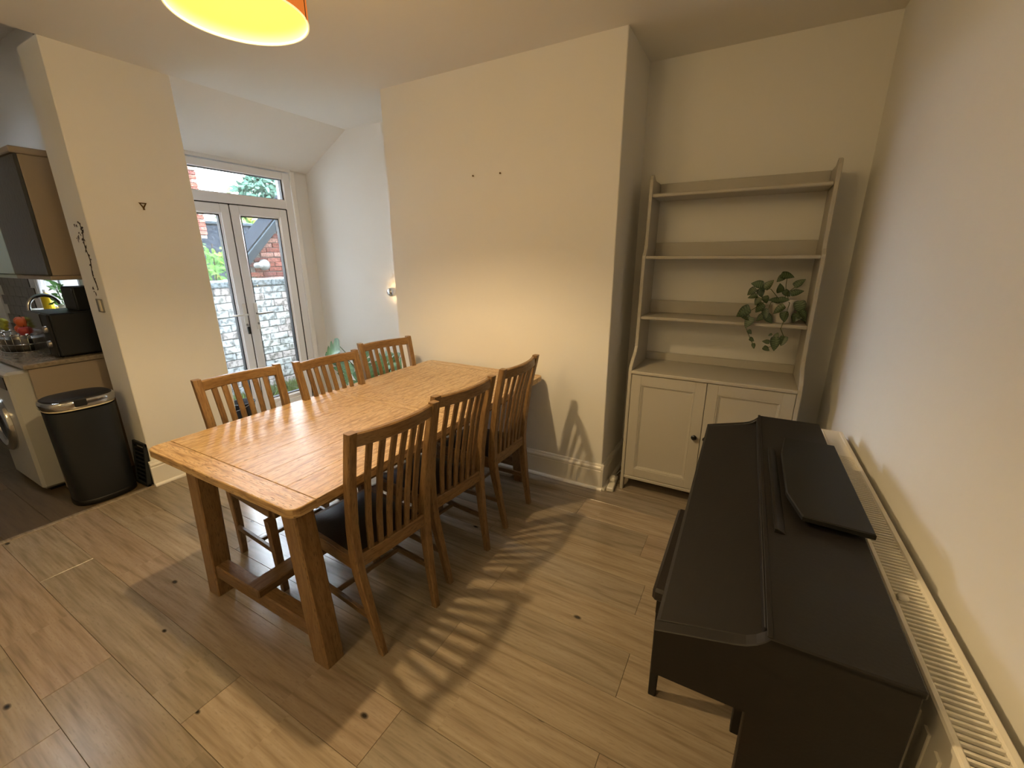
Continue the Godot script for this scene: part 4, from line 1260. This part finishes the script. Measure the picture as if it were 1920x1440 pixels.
func washer() -> void:
	var t := thing("washing_machine", "white front loading washing machine beside the waste bin", "washing machine", Vector3(-4.435, 0, -0.99))
	obj("body", boxy(Vector3(-0.30, 0.02, -0.27), Vector3(0.30, 0.862, 0.285), 0.018), M.washer, t)
	obj("plinth", boxy(Vector3(-0.28, 0.0, -0.25), Vector3(0.28, 0.03, 0.25), 0.0), M.black, t)
	obj("drawer", boxy(Vector3(-0.28, 0.735, 0.284), Vector3(-0.10, 0.835, 0.292), 0.004), M.washer, t)
	obj("control_panel", boxy(Vector3(-0.08, 0.745, 0.284), Vector3(0.27, 0.830, 0.289), 0.003), M.gloss_black, t)
	xf = Transform3D(Basis(Vector3.RIGHT, PI / 2), Vector3(-0.08, 0.46, 0.285))
	var r := S(true)
	lathe(r, PackedVector2Array([Vector2(0.205, 0.0), Vector2(0.205, 0.018), Vector2(0.195, 0.032), Vector2(0.170, 0.038), Vector2(0.150, 0.030), Vector2(0.145, 0.005)]), 48)
	var dr := obj("door_ring", r, M.chrome, t)
	var gl := S(true)
	lathe(gl, PackedVector2Array([Vector2(0.146, 0.012), Vector2(0.12, 0.016), Vector2(0.06, 0.004), Vector2(0.0, 0.0)]), 40)
	obj("door_glass", gl, M.gloss_black, dr)
	xf = Transform3D()

func waste_bin() -> void:
	var t := thing("waste_bin", "tall black oval pedal bin with a chrome rim at the kitchen opening", "bin", Vector3(-3.765, 0, -0.912))
	# oval outline: long axis along z
	var oval := func(rx: float, rz: float, n := 40) -> PackedVector2Array:
		var o := PackedVector2Array()
		for k in n:
			var a := TAU * k / n
			var e := 2.0 / 2.7
			o.append(Vector2(signf(cos(a)) * pow(absf(cos(a)), e) * rx, signf(sin(a)) * pow(absf(sin(a)), e) * rz))
		return o
	var rings := func(st: SurfaceTool, lv: Array, cap_lo: bool, cap_hi: bool) -> void:
		for i in lv.size() - 1:
			var a: PackedVector2Array = oval.call(lv[i][0], lv[i][1])
			var b: PackedVector2Array = oval.call(lv[i + 1][0], lv[i + 1][1])
			for k in a.size():
				var l := (k + 1) % a.size()
				quad(st, Vector3(a[k].x, lv[i][2], a[k].y), Vector3(b[k].x, lv[i + 1][2], b[k].y), Vector3(b[l].x, lv[i + 1][2], b[l].y), Vector3(a[l].x, lv[i][2], a[l].y))
				if cap_hi and i == lv.size() - 2:
					tri(st, Vector3(0, lv[-1][2], 0), Vector3(b[l].x, lv[-1][2], b[l].y), Vector3(b[k].x, lv[-1][2], b[k].y))
				if cap_lo and i == 0:
					tri(st, Vector3(0, lv[0][2], 0), Vector3(a[k].x, lv[0][2], a[k].y), Vector3(a[l].x, lv[0][2], a[l].y))
	var b := S(true)
	rings.call(b, [[0.128, 0.155, 0.012], [0.132, 0.160, 0.03], [0.140, 0.170, 0.625]], true, false)
	obj("body", b, M.bin, t)
	var f := S(true)
	rings.call(f, [[0.136, 0.164, 0.0], [0.136, 0.164, 0.03], [0.133, 0.161, 0.034]], true, false)
	obj("foot_ring", f, M.black, t)
	var li := S(true)
	rings.call(li, [[0.1408, 0.1708, 0.634], [0.1412, 0.1712, 0.645]], false, false)
	obj("liner_edge", li, M.cream, t)
	var r := S(true)
	rings.call(r, [[0.143, 0.173, 0.643], [0.149, 0.180, 0.648], [0.149, 0.180, 0.682], [0.146, 0.177, 0.690], [0.138, 0.168, 0.693]], false, false)
	obj("rim", r, M.chrome, t)
	var l := S(true)
	rings.call(l, [[0.139, 0.169, 0.688], [0.136, 0.166, 0.697], [0.125, 0.155, 0.703], [0.08, 0.10, 0.707]], false, true)
	obj("lid", l, M.piano, t)
	t.scale.y = 1.03
	obj("lid_catch", boxy(Vector3(0.130, 0.655, -0.005), Vector3(0.156, 0.700, 0.055), 0.004), M.black, t)

func kitchen_things() -> void:
	# folded black crate leaning against the pier
	var cr := thing("folding_crate", "folded black plastic crate leaning on the pier beside the bin", "crate", Vector3(-3.655, 0, -1.098))
	xf = Transform3D(Basis(Vector3.RIGHT, -0.12), Vector3.ZERO)
	var fr := S()
	bx(fr, Vector3(-0.115, 0.0, -0.012), Vector3(-0.095, 0.32, 0.012), 0.004)
	bx(fr, Vector3(0.050, 0.0, -0.012), Vector3(0.070, 0.32, 0.012), 0.004)
	bx(fr, Vector3(-0.115, 0.0, -0.012), Vector3(0.070, 0.025, 0.012), 0.004)
	bx(fr, Vector3(-0.115, 0.295, -0.012), Vector3(0.070, 0.32, 0.012), 0.004)
	obj("frame", fr, M.crate, cr)
	for k in 8:
		obj("bar", boxy(Vector3(-0.097, 0.045 + k * 0.031, -0.006), Vector3(0.052, 0.060 + k * 0.031, 0.008), 0.003), M.crate, cr)
	obj("back_sheet", boxy(Vector3(-0.100, 0.01, -0.030), Vector3(0.056, 0.31, -0.012), 0.003), M.bin, cr)
	xf = Transform3D()
	# microwave and the box on it
	var mw := thing("microwave", "black microwave oven on the worktop end", "microwave", Vector3(-4.36, 0.905, -1.155))
	obj("body", boxy(Vector3(-0.23, 0.012, -0.17), Vector3(0.23, 0.305, 0.165), 0.010), M.bin, mw)
	obj("door", boxy(Vector3(-0.228, 0.016, 0.166), Vector3(0.10, 0.30, 0.182), 0.004), M.gloss_black, mw)
	obj("control_panel", boxy(Vector3(0.104, 0.016, 0.166), Vector3(0.228, 0.30, 0.180), 0.004), M.black, mw)
	for y in [0.10, 0.20]:
		var kn := S(true)
		xf = Transform3D(Basis(Vector3.RIGHT, PI / 2), Vector3(0.165, y, 0.180))
		lathe(kn, PackedVector2Array([Vector2(0.024, 0.0), Vector2(0.022, 0.016), Vector2(0.0, 0.018)]), 20)
		obj("dial", kn, M.steel, mw)
	xf = Transform3D()
	for q in [[-1, -1], [-1, 1], [1, -1], [1, 1]]:
		obj("foot", boxy(Vector3(q[0] * 0.18 - 0.015, 0.0, q[1] * 0.12 - 0.015), Vector3(q[0] * 0.18 + 0.015, 0.014, q[1] * 0.12 + 0.015), 0.0), M.black, mw)
	var bxo := thing("speaker", "black box-shaped speaker standing on the microwave", "speaker", Vector3(-4.40, 1.21, -1.235))
	obj("cabinet", boxy(Vector3(-0.07, 0, -0.07), Vector3(0.16, 0.165, 0.06), 0.006), M.bin, bxo)
	obj("grille", boxy(Vector3(-0.062, 0.008, 0.06), Vector3(0.152, 0.157, 0.064), 0.002), M.black, bxo)
	# tap
	var tp := thing("tap", "arched chrome kitchen tap in front of the low window", "tap", Vector3(-5.0, 0.905, -1.10))
	var st := S(true)
	var pts := PackedVector3Array([Vector3(0, 0, 0), Vector3(0, 0.26, 0)])
	for k in 13:
		var a := PI - PI * 0.93 * k / 12.0
		pts.append(Vector3(0.0, 0.285 + sin(a) * 0.10, -0.095 - cos(a) * 0.095))
	tube(st, pts, 0.014, 12)
	obj("spout", st, M.chrome, tp)
	var bs := S(true)
	lathe(bs, PackedVector2Array([Vector2(0.0, 0.0), Vector2(0.028, 0.0), Vector2(0.026, 0.02), Vector2(0.016, 0.03), Vector2(0.0, 0.03)]), 24)
	obj("base", bs, M.chrome, tp)
	# fruit basket
	var fb := thing("fruit_basket", "chrome wire basket on the worktop holding fruit", "basket", Vector3(-4.80, 0.905, -0.96))
	for q in [[0.17, 0.004], [0.185, 0.06], [0.195, 0.125]]:
		var ring := S(true)
		var rp := PackedVector3Array()
		for k in 33:
			rp.append(Vector3(cos(TAU * k / 32.0) * q[0], q[1], sin(TAU * k / 32.0) * q[0] * 0.62))
		tube(ring, rp, 0.004, 6)
		obj("ring", ring, M.chrome, fb)
	for k in 20:
		var a := TAU * k / 20.0
		var w := S(true)
		tube(w, PackedVector3Array([Vector3(cos(a) * 0.17, 0.004, sin(a) * 0.105), Vector3(cos(a) * 0.185, 0.06, sin(a) * 0.115), Vector3(cos(a) * 0.195, 0.125, sin(a) * 0.121)]), 0.002, 5)
		obj("wire", w, M.chrome, fb)
		var be := S(true)
		ball(be, Vector3(cos(a) * 0.195, 0.131, sin(a) * 0.121), 0.009, 10)
		obj("bead", be, M.chrome, fb)
	var bt := S(true)
	lathe(bt, PackedVector2Array([Vector2(0.0, 0.008), Vector2(0.16, 0.008), Vector2(0.175, 0.10)]), 32, 1.0, 0.6)
	obj("dish", bt, M.steel, fb)
	var fm := [mat(Color(0.72, 0.30, 0.16), 0.4), mat(Color(0.78, 0.38, 0.20), 0.4), mat(Color(0.64, 0.20, 0.16), 0.35)]
	var where := [Vector3(-0.02, 0.150, -0.03), Vector3(0.06, 0.150, -0.03), Vector3(0.14, 0.150, -0.01), Vector3(0.02, 0.212, -0.03), Vector3(0.10, 0.212, -0.02)]
	var lab := ["orange-red apple at the front left of the fruit basket", "orange-red apple in the middle of the fruit basket", "deep red apple at the right of the fruit basket", "red apple on top of the pile in the fruit basket", "red-orange apple on top right of the fruit pile"]
	for k in 5:
		var s := thing("apple", lab[k], "apple", Vector3(-4.80, 0.905, -0.96) + where[k] - Vector3(0, 0.035, 0), 0.0, "apples in the fruit basket")
		var sk := S(true)
		lathe(sk, PackedVector2Array([Vector2(0.0, 0.004), Vector2(0.012, 0.0), Vector2(0.030, 0.014), Vector2(0.038, 0.036), Vector2(0.035, 0.056), Vector2(0.022, 0.070), Vector2(0.008, 0.066), Vector2(0.0, 0.060)]), 20)
		obj("skin", sk, fm[k % 3], s)
		var sm := S()
		tube(sm, PackedVector3Array([Vector3(0, 0.06, 0), Vector3(0.004, 0.082, 0)]), 0.0015, 5)
		obj("stalk", sm, M.bark, s)
	for k in 3:
		var s := S(true)
		var bp := PackedVector3Array()
		for j in 9:
			var a := -0.9 + 1.8 * j / 8.0
			bp.append(Vector3(-0.05 + sin(a) * 0.10, 0.150 + k * 0.024 + cos(a) * 0.03, 0.055 - k * 0.005))
		tube(s, bp, 0.017, 10, 0.013)
		var o := obj("banana", s, mat(Color(0.60, 0.62, 0.22), 0.5), self)
		o.position = Vector3(-4.80, 0.905, -0.96)
		tag(o, ["lowest green-yellow banana of the bunch in the fruit basket", "middle green-yellow banana of the bunch in the fruit basket", "topmost green-yellow banana of the bunch in the fruit basket"][k], "banana", "bananas in the fruit basket")
	var hb := thing("herb_pot", "small green herb plant in a white pot on the kitchen window sill", "plant", Vector3(-5.13, 1.122, -1.345))
	var hp := S(true)
	lathe(hp, PackedVector2Array([Vector2(0.0, 0.0), Vector2(0.036, 0.0), Vector2(0.044, 0.075), Vector2(0.040, 0.075), Vector2(0.036, 0.06), Vector2(0.0, 0.06)]), 24)
	obj("pot", hp, M.pot, hb)
	var hl := leaf_mesh(0.6, 0.2, 0.2, Color(0.30, 0.50, 0.22), Color(0.42, 0.60, 0.30))
	for k in 46:
		var q := Vector3(rng.randf_range(-0.11, 0.11), rng.randf_range(0.08, 0.30), rng.randf_range(-0.05, 0.07))
		leaf_at(hl, M.leaf, hb, q, Vector3(q.x * 8.0, rng.randf_range(-0.3, 0.8), q.z * 8.0 + 0.2), Vector3(0.5, 0.7, 0.4), rng.randf_range(0.04, 0.065))
	for k in 5:
		var hs := S()
		tube(hs, PackedVector3Array([Vector3(0, 0.06, 0), Vector3(0.03 * (k - 2), 0.16, 0.01 * (k % 3)), Vector3(0.045 * (k - 2), 0.25, 0.02 * (k % 3))]), 0.002, 5)
		obj("stem", hs, M.stem, hb)
	var yb := thing("soap_bottle", "yellow washing-up liquid bottle on the kitchen window sill", "bottle", Vector3(-5.53, 1.122, -1.345))
	var ys := S(true)
	lathe(ys, PackedVector2Array([Vector2(0.0, 0.0), Vector2(0.034, 0.0), Vector2(0.036, 0.01), Vector2(0.036, 0.12), Vector2(0.02, 0.15), Vector2(0.012, 0.155), Vector2(0.0, 0.157)]), 24, 1.6, 1.0)
	obj("body", ys, M.yellow, yb)
	var yc := S(true)
	lathe(yc, PackedVector2Array([Vector2(0.0, 0.156), Vector2(0.012, 0.156), Vector2(0.012, 0.185), Vector2(0.0, 0.187)]), 16)
	obj("cap", yc, M.white, yb)

# ---------------------------------------------------------------- the yard behind the doors
func brick_face(parent: Node3D, x: float, z0: float, z1: float, y0: float, y1: float, bl: float, bh: float, mats: Array, inside: Callable) -> void:
	# single bricks on a wall face that looks to +x
	var variants := []
	for k in 3:
		var st := S()
		bx(st, Vector3(-0.05, 0.002, 0.002), Vector3(rng.randf_range(-0.003, 0.004), bh - rng.randf_range(0.003, 0.007), bl - rng.randf_range(0.003, 0.009)), 0.007)
		variants.append(made(st))
	var r := 0
	var y := y0
	while y < y1 - 0.02:
		var z := z0
		if r % 2:
			if inside.call(z + bl / 4, y + bh / 2):
				mesh_at("brick", variants[r % 3], mats[rng.randi() % mats.size()], parent, Transform3D(Basis().scaled(Vector3(1, 1, 0.5)), Vector3(x, y, z)))
			z += bl * 0.5
		while z < z1:
			if inside.call(z + bl / 2, y + bh / 2):
				mesh_at("brick", variants[rng.randi() % 3], mats[rng.randi() % mats.size()], parent, Transform3D(Basis(Vector3.RIGHT, rng.randf_range(-0.02, 0.02)), Vector3(x + rng.randf_range(-0.006, 0.008), y + rng.randf_range(-0.003, 0.003), z)))
			z += bl
		y += bh
		r += 1

func yard() -> void:
	struct("floor_yard", boxy(Vector3(-40, -0.4, -40), Vector3(-4.28, -0.15, -1.7), 0.0), M.yard, "concrete ground of the narrow yard outside the doors", "ground")
	# the upper storey of this house and of its kitchen wing, above the yard
	struct("wall_upper", boxy(Vector3(-4.45, 2.62, -9.0), Vector3(-4.2, 5.6, -1.4), 0.0), M.pale_mortar, "outside wall of the upper storey above the french doors", "wall")
	struct("wall_upper_wing", boxy(Vector3(-7.4, 3.3, -1.7), Vector3(-4.2, 5.0, -1.4), 0.0), M.pale_mortar, "outside wall of the kitchen wing above the yard", "wall")
	struct("wall_house_side", boxy(Vector3(-4.45, -0.2, -9.0), Vector3(-4.2, 2.62, -3.45), 0.0), M.pale_mortar, "outside wall of the house along the yard", "wall")
	# the whitewashed wall opposite the doors
	var X := -5.45
	var gw := thing("garden_wall", "whitewashed old brick yard wall with stone coping seen through the doors", "wall", Vector3.ZERO)
	obj("core", boxy(Vector3(X - 0.25, -0.2, -5.2), Vector3(X - 0.012, 1.245, -1.76), 0.0), M.mortar, gw)
	brick_face(gw, X, -4.45, -2.0, -0.15, 1.24, 0.235, 0.0868, M.white_brick, func(_z, _y): return true)
	var z := -5.2
	while z < -2.2:
		var w := rng.randf_range(0.30, 0.42)
		obj("coping_stone", boxy(Vector3(X - 0.30, 1.245 + rng.randf_range(-0.004, 0.004), z), Vector3(X + 0.05, 1.318 + rng.randf_range(-0.008, 0.008), z + w - 0.008), 0.012), M.coping, gw)
		z += w
	# moss and weeds at its foot
	var ms := MultiMeshInstance3D.new()
	var mm := MultiMesh.new()
	mm.transform_format = MultiMesh.TRANSFORM_3D
	var bl := S()
	tri(bl, Vector3(-0.006, 0, 0), Vector3(0.006, 0, 0), Vector3(0.0, 0.09, 0.01))
	tri(bl, Vector3(0.006, 0, 0), Vector3(-0.006, 0, 0), Vector3(0.0, 0.09, 0.01))
	mm.mesh = made(bl)
	mm.instance_count = 2600
	for k in 2600:
		var sc := rng.randf_range(0.6, 1.9)
		mm.set_instance_transform(k, Transform3D(Basis.from_euler(Vector3(rng.randf_range(-0.6, 0.6), rng.randf() * TAU, rng.randf_range(-0.6, 0.6))) * Basis().scaled(Vector3.ONE * sc), Vector3(X + 0.03 + absf(rng.randfn(0, 0.09)), -0.15, rng.randf_range(-4.3, -2.5))))
	ms.multimesh = mm
	ms.material_override = M.moss
	ms.name = "weeds"
	add_child(ms)
	tag(ms, "green moss and weeds along the foot of the whitewashed yard wall", "weeds", "", "stuff")
	# ivy over the wall top
	var iv := thing("ivy_shrub", "bright green leafy shrub growing over the top of the yard wall", "shrub", Vector3(X - 0.56, 0.9, -2.95))
	var lm := [leaf_mesh(0.7, 0.2, 0.2, Color(0.26, 0.42, 0.20), Color(0.40, 0.54, 0.30)), leaf_mesh(0.55, 0.3, 0.3, Color(0.34, 0.50, 0.24), Color(0.48, 0.60, 0.34)), leaf_mesh(0.6, 0.3, 0.3, Color(0.52, 0.55, 0.26), Color(0.62, 0.64, 0.36))]
	var tr := S(true)
	for k in 6:
		tube(tr, PackedVector3Array([Vector3(0, -0.95, 0.1 * (k - 2.5)), Vector3(0.02, 0.3, 0.13 * (k - 2.5)), Vector3(0.05, 0.85, 0.16 * (k - 2.5))]), 0.012, 6, 0.004)
	obj("stems", tr, M.bark, iv)
	for k in 300:
		var p := Vector3(rng.randf_range(-0.12, 0.16), rng.randf_range(0.40, 0.90), rng.randf_range(-0.34, 0.55))
		if p.y > 0.86 - 0.25 * absf(p.z - 0.1) + 0.05 * sin(p.z * 17.0):
			p.y = rng.randf_range(0.36, 0.66)
		var kind := 0 if rng.randf() < 0.5 else (1 if rng.randf() < 0.85 else 2)
		leaf_at(lm[kind], M.leaf_outside, iv, p, Vector3(rng.randf_range(-0.1, 0.6), rng.randf_range(-0.9, 0.2), rng.randf_range(-1, 1)), Vector3(0.9, 0.7, rng.randf_range(-0.4, 0.4)), rng.randf_range(0.055, 0.09))
	# neighbour's gable with a sloping fascia and a flue
	var GX := -7.0
	var nb := thing("gable_house", "red brick gable of the neighbouring house with sloping grey fascia and white flue", "building", Vector3.ZERO)
	var slope := (2.216 - 1.69) / (-4.659 + 4.136)      # height per z
	var edge := func(zz: float) -> float: return 1.655 + (zz + 4.13) * slope
	var gb := S()
	xf = Transform3D(Basis(Vector3(0, 0, 1), Vector3(0, 1, 0), Vector3(-1, 0, 0)), Vector3(GX - 0.02, 0, 0))
	prism(gb, PackedVector2Array([Vector2(-4.02, -0.2), Vector2(-4.02, edge.call(-4.02)), Vector2(-6.3, edge.call(-6.3)), Vector2(-6.3, -0.2)]), 0.0, 0.35, 0.0)
	obj("gable_wall", gb, M.pale_mortar, nb)
	xf = Transform3D()
	brick_face(nb, GX, -5.15, -4.02, 1.14, 2.64, 0.225, 0.075, M.red_brick, func(zz, yy): return yy < edge.call(zz) - 0.06 and zz < -4.04 and zz > -5.1)
	var fa := S()
	xf = Transform3D(Basis(Vector3(0, 0, 1), Vector3(0, 1, 0), Vector3(-1, 0, 0)), Vector3(GX + 0.09, 0, 0))
	prism(fa, PackedVector2Array([Vector2(-3.98, edge.call(-3.98) - 0.06), Vector2(-3.98, edge.call(-3.98) + 0.10), Vector2(-6.3, edge.call(-6.3) + 0.10), Vector2(-6.3, edge.call(-6.3) - 0.06)]), 0.0, 0.12, 0.006)
	obj("fascia", fa, M.fascia, nb)
	xf = Transform3D()
	var ro := S()
	xf = Transform3D(Basis(Vector3(0, 0, 1), Vector3(0, 1, 0), Vector3(-1, 0, 0)), Vector3(GX + 0.05, 0, 0))
	prism(ro, PackedVector2Array([Vector2(-3.95, edge.call(-3.95) + 0.09), Vector2(-3.95, edge.call(-3.95) + 0.13), Vector2(-6.3, edge.call(-6.3) + 0.14), Vector2(-6.3, edge.call(-6.3) + 0.10)]), 0.0, 0.45, 0.0)
	obj("roof", ro, M.slate, nb)
	xf = Transform3D()
	var fl := S(true)
	tube(fl, PackedVector3Array([Vector3(GX, 1.474, -4.29), Vector3(GX + 0.03, 1.474, -4.27)]), 0.088, 20)
	tube(fl, PackedVector3Array([Vector3(GX + 0.03, 1.474, -4.27), Vector3(GX + 0.10, 1.474, -4.205), Vector3(GX + 0.20, 1.470, -4.11)]), 0.078, 18, 0.044)
	tube(fl, PackedVector3Array([Vector3(GX + 0.19, 1.470, -4.12), Vector3(GX + 0.36, 1.468, -3.95)]), 0.040, 16)
	obj("flue", fl, M.flue, nb)
	# slate-roofed house farther back and its brick chimney
	var sh := thing("slate_house", "grey slate roofed house behind the ivy with a red brick chimney", "building", Vector3.ZERO)
	var rf := S()
	# a roof that rises away from us
	var e0 := Vector3(-9.0, 0.9, -3.2)
	var e1 := Vector3(-9.0, 0.9, -9.5)
	var r0 := Vector3(-10.4, 2.31, -3.2)
	var r1 := Vector3(-10.4, 2.31, -9.5)
	quad(rf, e0, r0, r0 + Vector3(-0.02, -0.1, 0), e0 + Vector3(0, -0.1, 0))
	quad(rf, e1, r1, r0, e0)
	quad(rf, Vector3(-11.8, 0.9, -3.2), r0, r1, Vector3(-11.8, 0.9, -9.5))
	obj("roof", rf, M.slate, sh)
	obj("ridge", boxy(Vector3(-10.48, 2.28, -9.5), Vector3(-10.32, 2.35, -3.2), 0.02), M.fascia, sh)
	obj("house_wall", boxy(Vector3(-11.7, -0.2, -9.4), Vector3(-9.1, 0.95, -3.3), 0.0), M.pale_mortar, sh)
	var cz0 := -5.07
	var cz1 := -3.95
	var cs := obj("chimney_stack", boxy(Vector3(-10.75, 1.2, cz0 + 0.01), Vector3(-10.07, 4.9, cz1), 0.0), M.pale_mortar, sh)
	brick_face(cs, -10.05, cz0, cz1, 2.05, 3.60, 0.225, 0.075, M.red_brick, func(zz, _yy): return zz < cz1 - 0.10)
	# trees
	tree("conifer", "dark green feathery tree behind the roofs, seen through the fanlight", Vector3(-12.5, 0, -8.2), 4.1, 0.75, Color(0.16, 0.27, 0.22), 420, 1)
	tree("yellow_shrub", "yellow-green bush below the dark tree beyond the roofs", Vector3(-11.9, 0, -7.75), 2.75, 0.6, Color(0.50, 0.53, 0.24), 300, 2)
	tree("hedge_tree", "pale green hedge tree above the slate roof behind the gable", Vector3(-13.5, 0, -8.6), 3.35, 1.35, Color(0.34, 0.48, 0.26), 520, 3)

func tree(called: String, label: String, at: Vector3, h: float, r: float, green: Color, n: int, sd: int) -> void:
	var t := thing(called, label, "tree", at)
	var g := RandomNumberGenerator.new()
	g.seed = sd
	var tr := S(true)
	tube(tr, PackedVector3Array([Vector3(0, 0, 0), Vector3(0.02, h * 0.5, 0), Vector3(0, h * 0.9, 0.02)]), r * 0.09, 8, r * 0.03)
	obj("trunk", tr, M.bark, t)
	var lm := leaf_mesh(0.5, 0.2, 0.3, green, green.lightened(0.2))
	var mi := MultiMeshInstance3D.new()
	var mm := MultiMesh.new()
	mm.transform_format = MultiMesh.TRANSFORM_3D
	mm.mesh = lm
	mm.instance_count = n * 3
	for k in n * 3:
		var d := Vector3(g.randfn(), g.randfn() * 0.9, g.randfn()).normalized()
		var p := Vector3(0, h - r * 0.9, 0) + d * r * (0.45 + 0.6 * g.randf()) * Vector3(1, 1.0, 1)
		p += d * 0.2 * r * sin(p.y * 7.0 + p.z * 6.0)
		mm.set_instance_transform(k, Transform3D(Basis.from_euler(Vector3(g.randf() * TAU, g.randf() * TAU, g.randf() * TAU)) * Basis().scaled(Vector3.ONE * g.randf_range(0.12, 0.24) * (0.6 + r * 0.5)), p))
	mi.multimesh = mm
	mi.material_override = M.leaf_outside
	mi.name = "foliage"
	mi.set_meta("kind", "stuff")
	t.add_child(mi)
